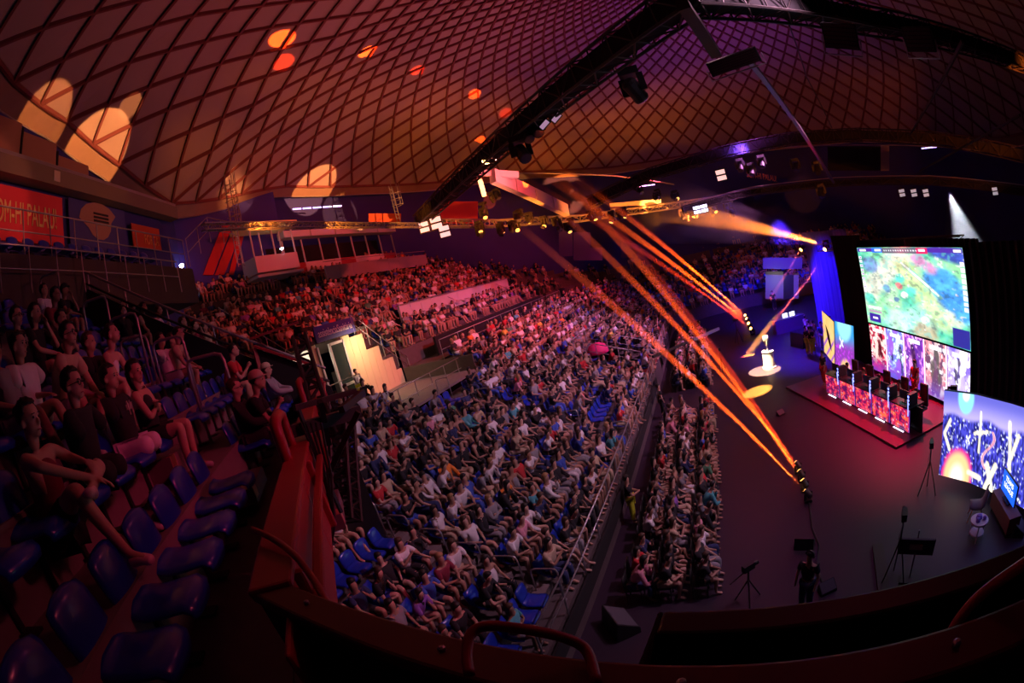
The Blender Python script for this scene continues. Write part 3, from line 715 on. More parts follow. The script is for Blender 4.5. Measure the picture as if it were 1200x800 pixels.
# lighting ladder cages (yellow lit)
def cage(px, py, X, h, label):
    b = at(px, py, X=X); t = thing('caged_ladder', label, 'ladder', b)
    for y in (-.22, .22): mb = MB(); mb.bar((0, y, 0), (0, y, h), .05); mb.build('stile', M_ALU, t)
    n = int(h/.3)
    for k in range(n): mb = MB(); mb.bar((0, -.22, .15+k*.3), (0, .22, .15+k*.3), .03); mb.build('rung', M_ALU, t)
    for k in range(max(1, n//3)):
        z = h*.45+k*.5
        if z > h+.4: break
        mb = MB(); mb.tube([(.0+.75*math.sin(a), .38*math.cos(a), z) for a in [q*PI/8 for q in range(9)]], .025, 5); mb.build('cage_hoop', M_ALU, t)
    for q in range(1, 8, 2): a = q*PI/8; mb = MB(); mb.bar((.75*math.sin(a), .38*math.cos(a), h*.45), (.75*math.sin(a), .38*math.cos(a), h+.3), .03); mb.build('cage_strap', M_ALU, t)
cage(283, 312, -23, 5.6, 'tall caged ladder rising beside the commentary booth to the roof edge')
cage(468, 262, -20.5, 3.2, 'short caged ladder hanging near the lit roof edge')
# persons at the doorway
sp = person(STM[1], at(428, 474, z=FZ), 0.2, 'grey', 'black', label='standing steward in a grey top and yellow vest by the beige wall', botk='trousers', topk='long')
obj('hi_vis_vest', shirt_me('v', STAND2, 1, g=.035, tank=True), sp); sp.children[-1].data.materials.clear(); sp.children[-1].data.materials.append(mat('hi_vis', (.75, .85, .05), .7))
person(STM[0], at(386, 486, z=FZ), 0.4, 'pink', 'white', label='person in pale pink top standing in the stand doorway', botk='trousers')
# ------------------------------------------------------------------ near corner stand (rows turned 45 degrees)
K7 = .70710678
def T(a, b, z): return Vector((-K7*a-K7*b, K7*a-K7*b, z))
RZN = PI/4
NR = 10
def nz(r): return 6.5+.55*r
def nb_(r): return 1.45+.80*r
AL, AR = -5.0, 10.6
ns = struct(empty('corner_terrace'), 'stepped terrace of the near corner stand')
def tbox(mb, a0, a1, b0, b1, z0, z1):
    P = [T(a, b, z) for a in (a0, a1) for b in (b0, b1) for z in (z0, z1)]
    mb.add(P, [(0, 1, 3, 2), (4, 6, 7, 5), (0, 4, 5, 1), (2, 3, 7, 6), (0, 2, 6, 4), (1, 5, 7, 3)])
for r in range(NR):
    mb = MB(); tbox(mb, AL, AR, nb_(r)-.62, nb_(r)+.20, nz(r)-(1.5 if r else .15), nz(r)); mb.build('terrace_step', M_STEP, ns)
    mb = MB(); tbox(mb, AL, AR, nb_(r)-.63, nb_(r)-.55, nz(r)-.03, nz(r)+.012); mb.build('step_nosing', M_STEP, ns)
mb = MB(); tbox(mb, 1.2, AR, .56, nb_(0)-.6, 6.40, 6.5); mb.build('front_gangway', M_STEP, ns)
mb = MB(); mb.box((2.5, -.9, 6.3), (7, 2.6, .1)); mb.build('south_gangway', M_BLACK, ns)
# aisle: half-height steps at a = 5.0..5.9
AI = [(4.75, 5.55)]
for r in range(NR):
    mb = MB(); tbox(mb, 4.75, 5.6, nb_(r)-.95, nb_(r)-.62, nz(r)-(1.0 if r > 1 else .45), nz(r)-.275); mb.build('aisle_step', M_STEP, ns)
    mb = MB(); tbox(mb, 4.76, 4.92, nb_(r)-.955, nb_(r)-.90, nz(r)-.40, nz(r)-.27); mb.build('step_marking', mat('reflective_strip', (.6, .3, .2), .4), ns)
# blue seats of the near stand
occupied = []
def nseat(a, r, lab): return seat(T(a, nb_(r)+.05, nz(r)), RZN, lab, 'blue seats of the near corner stand, %s row' % ORD[r])
sa = [1.15+.56*k for k in range(17)]
for r in range(9):
    for a in sa:
        if r > 6 and (a < 2 or a > 8.6): continue
        if 4.6 < a < 5.7: continue
        k = sum(1 for q in sa if q < a)
        nseat(a+(r % 2)*.1, r, 'blue seat in the %s row of the near corner stand, %s from the camera end' % (ORD[r], ORD[k]))
for r in (2, 3, 4):
    for a in (.6, .05, -.5): nseat(a, r, 'blue seat, %s row of the near stand, %s before its camera end' % (ORD[r], {.6: 'third', .05: 'second', -.5: 'first'}.get(a, 'last')))
for r in (1,):
    for a in (.55,): nseat(a, r, 'blue plastic seat in the second row of the near stand, at its camera end')
# handrails
for (px, py, r) in ((165, 405, 3), (203, 392, 2), (248, 412, 1), (115, 340, 4), (150, 365, 3), (60, 300, 6)):
    v = ray(px, py); b = nb_(r)-.5; t_ = b/((-v.x-v.y)*K7); a = ((-v.x+v.y)*K7)*t_
    zt = 8+v.z*t_; h = min(1.25, max(.85, zt-nz(r)))
    p0 = T(a, b-.15, nz(r)-.05); p1 = T(a+.04, b+.45, nz(r)); t = hoop(p0, p1, h, .026, 'steel hoop handrail beside the aisle steps, %s row of the near corner stand' % ORD[r]+('' if px not in (150,) else ', upper'), None, M_STEEL)
# red barrier of the near stand
rb = thing('red_barrier', 'dark red steel barrier with flat cap along the front of the near corner stand', 'barrier', T(1.7, .55, 0))
def loc(p): return Vector(p)-rb.location
def rbox(name, a0, a1, b0, b1, z0, z1, m_):
    mb = MB(); tbox(mb, a0, a1, b0, b1, z0, z1); mb.v = [tuple(Vector(v)-rb.location) for v in mb.v]; return bevel(mb.build(name, m_, rb), .015)
rbox('cap', 1.62, 10.6, .46, .66, 7.16, 7.20, M_RED)
rbox('lower_cap', 1.7, 10.6, .38, .44, 7.02, 7.06, M_RED)
for k in range(5): rbox('facing_panel', 1.22+1.86*k, 3.06+1.86*k, .48, .51, 6.60, 7.14, M_RED)
for k in range(6): rbox('rib', 1.75+1.75*k, 1.80+1.75*k, .43, .60, 6.6, 7.16, M_RED)
for k, a in enumerate((3.6, 6.6)):
    t = hoop(T(a, .62, 6.5), T(a+.5, .62, 6.5), 1.0, .05, 'thick red painted hoop post at the barrier, %s from the camera' % ORD[k], None, M_RED, 'barrier_hoop')
# sloping dark parapet at the far side of the near stand
sp_ = thing('sloping_parapet', 'black stepped parapet with a steel handrail descending beside the near corner stand', 'parapet', T(AR, .5, 6))
mb = MB(); P = []
for b, z in ((.3, 6.9), (5.9, 10.9), (5.9, 5.0), (.3, 3.0)): P += [T(AR, b, z)-sp_.location, T(AR+.15, b, z)-sp_.location]
mb.add(P, [(0, 2, 3, 1), (2, 4, 5, 3), (4, 6, 7, 5), (6, 0, 1, 7), (0, 6, 4, 2), (1, 3, 5, 7)]); mb.build('wall_slab', M_BLACK, sp_)
for dz in (.12, .42): mb = MB(); mb.tube([T(AR+.07, .3, 6.9+dz)-sp_.location, T(AR+.07, 5.9, 10.9+dz)-sp_.location], .03); mb.build('handrail', M_DKTRUSS if dz < .3 else M_STEEL, sp_)
for k in range(6): mb = MB(); b = .5+k*1.05; z = 6.9+(b-.3)/5.6*4; mb.tube([T(AR+.07, b, z)-sp_.location, T(AR+.07, b, z+.42)-sp_.location], .022, 6); mb.build('post', M_STEEL, sp_)
# red corner barrier turning away
for k, (p, q, nm) in enumerate((((300, 397), (352, 378), 'upper'), ((305, 402), (352, 428), 'lower'))):
    A = T(9.6, *((1.75, 0)))[:2] if False else None
t = thing('red_end_rail', 'red flat topped end rails where the near barrier meets the sloping parapet', 'barrier', T(10.5, .6, 6.4))
for (A_, B_, w_) in ((T(10.4, 1.75, 8.42), T(10.4, .60, 8.45), .14), (T(10.4, 1.7, 8.25), T(10.4, .5, 7.45), .14), (T(10.4, 1.72, 8.2), T(10.4, 1.72, 6.6), .1)):
    mb = MB(); mb.bar(A_-t.location, B_-t.location, w_, .05); mb.build('rail', M_RED, t)
mb = MB(); P = [T(10.42, 1.7, 8.2)-t.location, T(10.42, .5, 7.4)-t.location, T(10.42, .5, 6.2)-t.location, T(10.42, 1.7, 6.2)-t.location]; mb.add(P+[p+Vector((-.03, .03, 0)) for p in P], [(0, 1, 2, 3), (7, 6, 5, 4), (0, 4, 5, 1), (1, 5, 6, 2), (2, 6, 7, 3), (3, 7, 4, 0)]); mb.build('side_panel', M_BLACK, t)
# south (camera) barrier
cb = thing('camera_side_barrier', 'curving dark red parapet with bolted cap across the bottom of the view', 'barrier', (-1.2, .79, 6), math.radians(-5.9))
M_REDSHADE = mat('shaded_red_steel', (.075, .006, .010), .45)  # same red steel, with the shade at the parapet put into its colour
def cbox(name, x0, x1, y0, y1, z0, z1, m_): mb = MB(); mb.box(((x0+x1)/2, (y0+y1)/2, (z0+z1)/2-6), (x1-x0, y1-y0, z1-z0)); return bevel(mb.build(name, m_, cb), .012)
cbox('cap', -.45, 7, -.13, 0, 7.12, 7.18, M_REDSHADE); cbox('inner_panel', -.42, 7, -.12, -.09, 6.3, 7.12, M_DRAPE); cbox('front_trim', -.40, 7, .0, .02, 7.04, 7.13, M_REDSHADE)
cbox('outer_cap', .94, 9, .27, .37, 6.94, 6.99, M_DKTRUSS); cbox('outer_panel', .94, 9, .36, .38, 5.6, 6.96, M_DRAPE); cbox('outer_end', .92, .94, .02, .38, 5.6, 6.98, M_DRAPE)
for x in (-.1, .5, 1.1, 1.7, 2.4): mb = MB(); mb.lathe((x, -.06, 1.18), [(.011, 0), (.011, .010), (.005, .014)], 8); mb.build('bolt', M_STEEL, cb)
for k, pts in enumerate((((296, 620, 2.35), (318, 630, 2.2), (345, 650, 2.0), (368, 680, 1.85), (385, 710, 1.7), (400, 738, 1.55)), ((550, 790, 1.05), (547, 765, 1.08), (553, 741, 1.1), (575, 733, 1.1), (620, 738, 1.1), (664, 748, 1.1), (688, 763, 1.1), (699, 800, 1.05)), ((1108, 760, 1.2), (1118, 735, 1.2), (1140, 706, 1.2), (1170, 681, 1.2), (1215, 650, 1.2)))):
    P = [at(a, b, d=d) for a, b, d in pts]; base = P[0].copy(); t = thing('barrier_handrail', ['bent red painted handrail running down the left end of the parapet', 'red hoop handrail rising from the parapet at the bottom centre', 'curved dark handrail at the bottom right corner'][k], 'handrail', base)
    # smooth the path
    Q = []
    for i in range(len(P)-1):
        p0, p1, p2, p3 = P[max(i-1, 0)], P[i], P[i+1], P[min(i+2, len(P)-1)]
        for u in (0, .25, .5, .75): Q.append(.5*((2*p1)+(p2-p0)*u+(2*p0-5*p1+4*p2-p3)*u*u+(3*p1-p0-3*p2+p3)*u**3))
    Q.append(P[-1]); mb = MB(); mb.tube([q-base for q in Q], (.016, .013, .016)[k], 12); mb.build('tube', M_RED, t, True)
# rigging support truss beside the barrier
rt = thing('rigging_outrigger', 'black tubular outrigger with cables fixed outside the near red barrier', 'truss', at(360, 505, d=4.2)); ro = rt.location
for a, b, w_ in (((318, 512), (420, 482), .11), ((400, 480), (425, 460), .06), ((335, 505), (372, 585), .05), ((420, 482), (372, 585), .05), ((345, 478), (416, 458), .05), ((350, 480), (400, 600), .03), ((375, 470), (385, 520), .05)):
    mb = MB(); mb.bar(at(*a, d=4.2)-ro, at(*b, d=4.6)-ro, w_); mb.build('tube', M_BLACK, rt)
for k in range(5):
    P = [at(352+k*6, 495, d=4.2)-ro, at(368+k*5, 530+k*6, d=4.2)-ro, at(384+k*2, 575+k*10, d=4.3)-ro, at(380+k, 640+k*8, d=4.4)-ro]; mb = MB(); mb.tube(P, .012, 5); mb.build('cable', M_BLACK, rt)
# box truss tower in front of the doorway
def truss(name, A, B, w, n, m_, label, group=None, r=.035, cat='truss', solid=False, skip=False):
    A, B = Vector(A), Vector(B); t = thing(name, label, cat, A, 0, group); d = B-A; L = d.length; e = d.normalized(); u = Vector((0, 0, 1)) if abs(e.z) < .9 else Vector((1, 0, 0)); sx = e.cross(u).normalized(); uu = sx.cross(e)
    C4 = [sx*w/2*i+uu*w/2*j for i, j in ((1, 1), (-1, 1), (-1, -1), (1, -1))]
    for c in C4: mb = MB(); mb.tube([c, c+d], r, 6); mb.build('chord', m_, t)
    mb = MB()
    for k in range(n):
        a, b = k/n, (k+1)/n
        for i in range(4):
            p, q = C4[i], C4[(i+1) % 4]; mb.tube([p+d*a, q+d*b] if (k+i) % 2 else [q+d*a, p+d*b], r*.55, 4, cap=False)
            mb.tube([p+d*a, q+d*a], r*.5, 4, cap=False)
    mb.build('bracing', m_, t)
    if solid: mb = MB(); mb.bar(uu*0, d, w*.8, w*.7); mb.build('cable_tray', M_DRAPE, t)
    return t
truss('truss_tower', at(408, 610, d=6.5), at(400, 472, d=7.0), .26, 12, M_DKTRUSS, 'black lattice truss tower standing outside the near barrier in front of the doorway')
truss('lighting_boom', at(383, 505, d=6.6), at(352, 398, d=8.0), .22, 8, M_DKTRUSS, 'cable wrapped black truss arm below the stand doorway sign')
# ------------------------------------------------------------------ back wall with banners
WA = math.radians(29.8); WO = Vector((-11.5, 0, 0)); WN = Vector((math.cos(WA), math.sin(WA), 0)); WD = Vector((-math.sin(WA), math.cos(WA), 0))
bw = struct(empty('wall_back', WO, WA), 'back wall of the near stand with coloured banner panels')
def wp(px, py, off=0.0):
    v = ray(px, py); t_ = (WO+WN*off-EYE*Vector((1, 1, 0))).dot(WN)/v.dot(WN); p = EYE+v*t_; return (p-WO).dot(WD), p.z
def wquad(name, y0, y1, z0, z1, m_, x=0.0, th=.06, par=None): mb = MB(); mb.box((x, (y0+y1)/2, (z0+z1)/2), (th, y1-y0, z1-z0)); return mb.build(name, m_, par or bw)
pv = [wp(a_, b_) for a_, b_ in ((-80, 70), (-60, 85), (0, 127), (60, 163), (120, 208), (190, 258), (206, 300))]; mb = MB(); ye_ = pv[-1][0]
V_ = [(-.12, pv[0][0], 10)]+[(-.12, y, z) for y, z in pv]+[(-.12, ye_, 10)]; n_ = len(V_)
mb.add(V_+[(v[0]-.2, v[1], v[2]) for v in V_], [tuple(range(n_)), tuple(range(n_, 2*n_))[::-1]]+[(i, (i+1) % n_, (i+1) % n_+n_, i+n_) for i in range(n_)]); mb.build('wall_base', M_WALLBLUE, bw)
def wall_thing(name, label, y, z): t = thing(name, label, 'banner', WO+WD*y+WN*.05+Vector((0, 0, z)), WA); return t
def banner(t, px0, px1, top0, bot0, m_, y, z):
    "sheet between two photo columns, level in the world"
    mb = MB(); ya_, za_ = wp(px0, top0); yb_, zb_ = wp(px1, bot0); mb.box((0, (ya_+yb_)/2-y, (za_+zb_)/2-z), (.05, yb_-ya_, abs(za_-zb_))); return mb.build('sheet', m_, t)
y0, _ = wp(-40, 240); y1, z1 = wp(74, 290); _, zt = wp(74, 234)
bn = wall_thing('red_banner', 'red banner reading SOM-HI PALAU! in yellow on the back wall', (y0+y1)/2, (z1+zt)/2)
mb = MB(); mb.box((0, 0, 0), (.05, y1-y0, zt-z1)); mb.build('sheet', mat('banner_red', (.75, .04, .06), .7), bn)
ya, _ = wp(-12, 240); yb, _ = wp(64, 258)
text_mesh('lettering', 'SOM-HI PALAU!', .85, mat('letter_yellow', (.85, .65, .22), .6), (.04, (ya+yb)/2-(y0+y1)/2, .0), (0, 1, 0), (0, 0, 1), bn, width=(yb-ya))
y2, _ = wp(80, 250); y3, _ = wp(148, 280); wquad('banner_blue', y2, y3, z1-.3, zt+.1, mat('banner_blue', (.05, .05, .25), .7))
mb = MB(); cy = (y2+y3)/2; cz = (z1+zt)/2+.25; mb.add([(.05, cy+.95*math.cos(a)*(1.1 if math.sin(a) > 0 else .7), cz+.62*math.sin(a)) for a in [2*PI*k/14 for k in range(14)]], [tuple(range(14))]); mb.build('banner_emblem', mat('emblem', (.38, .20, .14), .8), bw)
for k in range(3): wquad('banner_slot', cy-.3, cy+.5, cz+.2-.12*k, cz+.26-.12*k, M_BLACK, .07, .02)
y4, _ = wp(154, 280); y5, z5 = wp(188, 294); _, z6 = wp(170, 266)
fb = wall_thing('orange_banner', 'small orange red banner reading FORÇA near the end of the back wall', (y4+y5)/2, (z5+z6)/2)
mb = MB(); mb.box((0, 0, 0), (.05, y5-y4, z6-z5)); mb.build('sheet', mat('banner_orange', (.55, .07, .02), .7), fb)
text_mesh('lettering', 'FORÇA', .5, mat('letter_orange', (.85, .35, .08), .6), (.04, (y5-y4)*.15, -.12), (0, 1, 0), (0, 0, 1), fb, width=(y5-y4)*.5)
gz = zt+.15; ys_ = wp(-80, 200)[0]
k = 0; y = ys_
while y < ye_-1.2:
    zt_ = min(gz+2.0, np.interp(y+.7, [q[0] for q in pv], [q[1] for q in pv])-.15)
    if zt_ > gz+.8: wquad('fascia_panel', y, y+1.62, gz+.62, zt_, mat('fascia_brown', (.34, .16, .10), .7), -.05); wquad('fascia_post', y-.06, y, gz+.5, zt_+.1, M_BLACK, .0)
    y += 1.7
wquad('fascia_beam', ys_, ye_, gz, gz+.5, mat('beam_olive', (.20, .15, .10), .6), .2, .4)
wquad('fascia_pipe', ys_, ye_, gz+.52, gz+.64, M_STEEL, .3, .1)
sg_ = wp(57, 221); wquad('route_sign', sg_[0]-.14, sg_[0]+.14, gz+.1, gz+.42, mat('route_plate', (.6, .5, .35), .6), .42, .02)
light('SPOT', 'banner_lamp', (-2, 6, 13.2), WO+WD*.2+Vector((0, 0, 13.4)), 900, (1, .25, .16), .2, 22, .15)
light('SPOT', 'banner_lamp', (-2, 10, 13.2), WO+WD*4+Vector((0, 0, 14.6)), 500, (1, .33, .12), .2, 30, .4)
# rails and empty seats of the top terrace
def wl_(y, off, z): return WO+WD*y+WN*off+Vector((0, 0, z))
TZ = 11.6
for k, (off, dz, ye) in enumerate(((1.55, 0, 8.6), (1.75, -.9, 7.6))):
    rail_line('terrace_railing', [wl_(-3, off, TZ+dz), wl_(ye, off, TZ+dz)], 1.0, 1.0, .02, label=['steel railing before the back wall banners', 'steel railing one terrace below the banners'][k])
for r in range(1):
    for k in range(16):
        p = wl_(-1.9+.62*k, .75+1.35*r, TZ-.72*r); seat(p, WA, 'empty blue seat below the back wall banners, %s row, %s from the left' % (['upper', 'lower'][r], ORD[k]), 'empty seats below the back wall banners')
for r in range(1): mb = MB(); mb.add([tuple(wl_(y, o_, z)) for y in (-6, 9) for o_ in (-.1, 1.55+1.35*r) for z in (TZ-.72*r-1.2, TZ-.72*r)], [(0, 1, 3, 2), (4, 6, 7, 5), (0, 4, 5, 1), (2, 3, 7, 6), (0, 2, 6, 4), (1, 5, 7, 3)]); mb.build('top_terrace', M_BLACK, ns)  # black stands for the dark of this terrace, shade put into its colour
hp = [wl_(8.6, 1.7, TZ), wl_(10.6, 1.7, TZ+1.1), wl_(12.0, 2.2, TZ+.9)]
rail_line('terrace_railing', hp, 1.0, 1.0, .02, label='raised end of the steel railing near the striped blue wall')
# blue wall with red diagonal stripes beyond
sw = struct(empty('wall_far', (0, 0, 0)), 'dark blue wall with diagonal red stripes beyond the near stand')
p0 = at(205, 322, X=-27.5); p1 = at(292, 322, X=-27.5)
mb = MB(); mb.box((-27.6, (p0.y+p1.y)/2+1, p0.z+3), (.2, p1.y-p0.y+6, 10)); mb.build('wall_slab', mat('stripe_blue', (.035, .03, .30), .7), sw)
for (xa, xb, w_) in ((238, 262, 12), (252, 276, 11), (268, 284, 6)):
    P = [at(xa, 322, X=-27.4), at(xa+w_, 322, X=-27.4), at(xb+w_, 262, X=-27.4), at(xb, 262, X=-27.4)]
    mb = MB(); mb.add([tuple(p) for p in P]+[(p.x-.06, p.y, p.z) for p in P], [(0, 1, 2, 3), (4, 7, 6, 5), (0, 4, 5, 1), (1, 5, 6, 2), (2, 6, 7, 3), (3, 7, 4, 0)]); mb.build('stripe', mat('stripe_red', (.55, .02, .02), .7), sw)
wl = thing('wall_spotlight', 'small white spotlight low on the striped blue wall', 'lamp', at(213, 312, X=-26.8)); mb = MB(); mb.lathe((0, 0, 0), [(.04, -.1), (.16, 0), (.16, .1), (.05, .16)], 10); mb.build('lens', mat('white_lamp', (1, 1, 1), emit=(.75, .8, 1), es=25), wl)
# ------------------------------------------------------------------ people of the near stand (full detail)
def remeshed(name, parts, vox, mt, smooth=3):
    bm = bmesh.new()
    for me in parts: bm.from_mesh(me)
    me = bpy.data.meshes.new(name); bm.to_mesh(me); bm.free()
    o = bpy.data.objects.new(name, me); COL.objects.link(o)
    md = o.modifiers.new('r', 'REMESH'); md.mode = 'VOXEL'; md.voxel_size = vox; md.use_smooth_shade = True
    md = o.modifiers.new('s', 'SMOOTH'); md.iterations = smooth; md.factor = .5
    dg = bpy.context.evaluated_depsgraph_get(); out = bpy.data.meshes.new_from_object(o.evaluated_get(dg)); bpy.data.objects.remove(o)
    n = len(out.vertices); e = np.empty(len(out.edges)*2, dtype=np.int32); out.edges.foreach_get('vertices', e); e = e.reshape(-1, 2); lab = np.arange(n)
    while True:
        m_ = np.minimum(lab[e[:, 0]], lab[e[:, 1]]); l2 = lab.copy(); np.minimum.at(l2, e[:, 0], m_); np.minimum.at(l2, e[:, 1], m_); l2 = l2[l2]
        if (l2 == lab).all(): break
        lab = l2
    u, c = np.unique(lab, return_counts=True)
    if len(u) > 1:
        bm = bmesh.new(); bm.from_mesh(out); bm.verts.ensure_lookup_table(); keep = u[c.argmax()]
        bmesh.ops.delete(bm, geom=[bm.verts[int(i)] for i in np.nonzero(lab != keep)[0]], context='VERTS'); bm.to_mesh(out); bm.free(); out.polygons.foreach_set('use_smooth', [True]*len(out.polygons))
    out.name = name; out.materials.clear(); out.materials.append(mt); return out
def ell(c, r, M=None, sub=3):
    bm = bmesh.new(); bmesh.ops.create_icosphere(bm, subdivisions=sub, radius=1)
    for v in bm.verts:
        p = Vector((v.co.x*r[0], v.co.y*r[1], v.co.z*r[2])); v.co = (M @ p if M else p)+Vector(c)
    me = bpy.data.meshes.new('e'); bm.to_mesh(me); bm.free(); return me
def detailed(P, hd_turn=0.0, tilt=0.0, vox=.013, fingers=True):
    b = body_me('b', P, 2, fingers, head=False)
    H = (P['head']+P['top'])/2+Vector((0, 0, -.03)); M = Matrix.Rotation(hd_turn, 3, 'Z') @ Matrix.Rotation(tilt, 3, 'Y')
    def q(x, y, z): return H+M@Vector((x, y, z))
    parts = [b, ell(q(0, 0, .03), (.098, .076, .088), M), ell(q(.022, 0, -.045), (.070, .060, .070), M), ell(q(.058, 0, -.095), (.026, .030, .022), M),
             ell(q(.100, 0, -.028), (.024, .014, .028), M, 2), ell(q(.080, 0, .022), (.022, .052, .012), M, 2), ell(q(.082, 0, -.068), (.014, .026, .007), M, 2), ell(q(.080, 0, -.082), (.013, .022, .007), M, 2),
             ell(q(-.01, .078, -.015), (.020, .012, .032), M, 2), ell(q(-.01, -.078, -.015), (.020, .012, .032), M, 2), ell(H*.5+P['neck']*.5+Vector((-.01, 0, 0)), (.054, .054, .13), None, 3)]
    me = remeshed('person_body', parts, vox, M_SKIN, 2)
    return me, H, M
ME_EYE = MB(); ME_EYE.lathe((0, 0, 0), [(.001, -.009), (.007, -.006), (.0095, 0), (.007, .006), (.001, .009)], 8); ME_EYE = ME_EYE.mesh('eye', mat('eye', (.06, .05, .05), .15), True)
M_PRINT = mat('shirt_print', (.45, .38, .3), .8); M_GLASSF = mat('glasses_frame', (.01, .01, .01), .3)
def hair2(H, M, kind='short', seed=0):
    bm = bmesh.new(); bmesh.ops.create_icosphere(bm, subdivisions=4, radius=1); rr = seed*1.7
    for v in bm.verts:
        x, y, z = v.co
        n = .05*math.sin(13*x+rr)*math.cos(11*y+7*z+rr)+.025*math.sin(31*z+17*x+rr*2)
        if kind == 'curly': n = .11*math.sin(14*x+rr)*math.cos(15*y)*math.sin(13*z+1)+.06
        s = 1+n
        p = Vector((x*.112*s-.008, y*.090*s, z*.104*s+.045))
        if x > (.12 if kind in ('curly', 'long') else .35) and z < .42 and abs(y) < .85: p = Vector((min(p.x, .035), p.y*.80, max(p.z, -.01)))       # open the face
        if z < -.1:
            if kind in ('long', 'curly'): p.z += (z+.1)*.16; p.x = min(p.x, .01)-.02
            elif kind == 'bun': p.x = min(p.x, -.005)
            else: p.x = min(p.x, -.005); p.y *= .93
        v.co = H+M@p
    if kind == 'bun':
        r_ = bmesh.ops.create_icosphere(bm, subdivisions=2, radius=.04); bmesh.ops.translate(bm, verts=r_['verts'], vec=H+M@Vector((-.12, 0, .08)))
    me = bpy.data.meshes.new('hair'); bm.to_mesh(me); bm.free(); me.polygons.foreach_set('use_smooth', [True]*len(me.polygons)); me.materials.append(M_HAIR); return me
M_SHOE = mat('shoe', (.45, .40, .42), .6); M_SANDAL = mat('sandal', (.75, .45, .50), .5)
def shoe_me(P, k, m_):
    a = P['an'+k]; f = P.get('foot'+k, Vector((.17, 0, -.05))); 
    return skin_me('shoe', [(tuple(a-Vector((.03, 0, .045))), .046), (tuple(a+f*.45-Vector((0, 0, .01))), (.052, .04)), (tuple(a+f*1.12), (.048, .032))], [(0, 1), (1, 2)], 2)
def seated(px, py, r, P, top, bot, label, hair='short', hcol='dark', skin=0, topk='top', botk='shorts', turn=0, tilt=0, glasses=False, cap=None, vox=.014, a=None, da=0, print_=False, rz=0, seed=0, sandal=False, group=None):
    v = ray(px, py); b = nb_(r)-P['head'].x; bb = (-v.x-v.y)*K7; aa = a if a is not None else ((-v.x+v.y)*K7)*(b/bb)+da
    base = T(aa, nb_(r), nz(r))
    bm_, H, M = detailed(P, turn, tilt, vox)
    o = obj('person', bm_, None, SKINS[skin]); o.location = base; o.rotation_euler = (0, 0, RZN+rz); tag(o, label, 'person', group)
    def cl(nm, me, col): me.materials.clear(); me.materials.append(M_CLOTH); return obj(nm, me, o, TINTS[col])
    cl('shirt', shirt_me('shirt', P, 2, long=(topk == 'long'), tank=(topk == 'tank'), g=.020), top)
    cl(botk, shorts_me(botk, P, 2, long=(botk == 'trousers'), g=.018), bot)
    obj('hair', hair2(H, M, hair, seed), o, HAIRS[hcol])
    for s in (.03, -.03): e = obj('eye', ME_EYE, o); e.location = H+M@Vector((.088, s, .006))
    if vox < .0145:
        for s in (.03, -.03): mb = MB(); mb.bar(H+M@Vector((.094, s-.017, .026)), H+M@Vector((.094, s+.017, .028)), .008, .007); mb.build('eyebrow', M_GLASSF, o)
        mb = MB(); mb.tube([H+M@Vector((.088, -.022, -.074)), H+M@Vector((.096, 0, -.073)), H+M@Vector((.088, .022, -.074))], .0055, 6); mb.build('lips', mat('lips', (.35, .10, .10), .5), o)
    for k in 'lr': sm_ = shoe_me(P, k, None); sm_.materials.clear(); sm_.materials.append(M_SANDAL if sandal else M_SHOE); obj('shoe', sm_, o)
    if glasses:
        mb = MB()
        for s in (.034, -.034): mb.tube([H+M@Vector((.104, s+.026*math.cos(q), .002+.022*math.sin(q))) for q in [2*PI*k/12 for k in range(13)]], .0035, 5, False); mb.tube([H+M@Vector((.10, s*1.75, .006)), H+M@Vector((0, s*2.5, .0))], .003, 4)
        mb.tube([H+M@Vector((.106, .008, .006)), H+M@Vector((.106, -.008, .006))], .003, 4); mb.build('glasses', M_GLASSF, o)
    if cap:
        mb = MB(); mb.lathe((0, 0, 0), [(.112, .0), (.112, .03), (.098, .075), (.06, .105), (.005, .115)], 18); mb.v = [tuple(H+M@(Vector(q)+Vector((-.005, 0, .045)))) for q in mb.v]
        n0 = len(mb.v); vv = [H+M@Vector((.09+.07*math.cos(t_), .075*math.sin(t_), .048)) for t_ in [-PI/2+PI*k/8 for k in range(9)]]; mb.add(vv+[q+Vector((0, 0, .008)) for q in vv], [tuple(range(9))[::-1], tuple(range(9, 18))]+[(i, i+1, i+10, i+9) for i in range(8)])
        c_ = mb.build('cap', M_CLOTH, o, True); c_.color = (*TINTS[cap], 1)
    if print_:
        c = P['chest']; mb = MB()
        for k in range(6): mb.box((c.x+.142+.004*(k % 2), (-.06+.024*k), c.z+.02+.02*math.sin(k*2.1)), (.012, .014, .05+.03*(k % 3)))
        mb.build('shirt_print', M_PRINT, o)
    return o
N_ = dict
PW = pose(lean=.05, hipz=.37, el=((.16, .26, .74), (.24, -.24, .78)), wr=((.34, .16, .70), (.50, -.02, .60)), kn=((.40, .30, .64), (.42, -.16, .60)), an=((.50, -.06, .56), (.62, -.16, .14)))
PW['footl'] = Vector((.06, -.17, .0)); PW['footr'] = Vector((.15, -.02, -.05))
PF = pose(lean=.22, el=((.34, .20, .66), (.34, -.20, .66)), wr=((.48, .07, .84), (.50, -.03, .82)), head=(.02, 0))
PA = pose(lean=-.02, el=((.12, .27, .76), (.12, -.27, .74)), wr=((.38, .10, .70), (.40, -.04, .68)))
PK = pose(lean=.26, el=((.36, .24, .68), (.38, -.22, .68)), wr=((.54, .02, .58), (.54, -.04, .56)), kn=((.46, .22, .56), (.46, -.2, .56)))
PX = pose(lean=.0, el=((.06, .26, .74), (.16, -.24, .72)), wr=((.20, -.08, .84), (.10, .12, .80)))
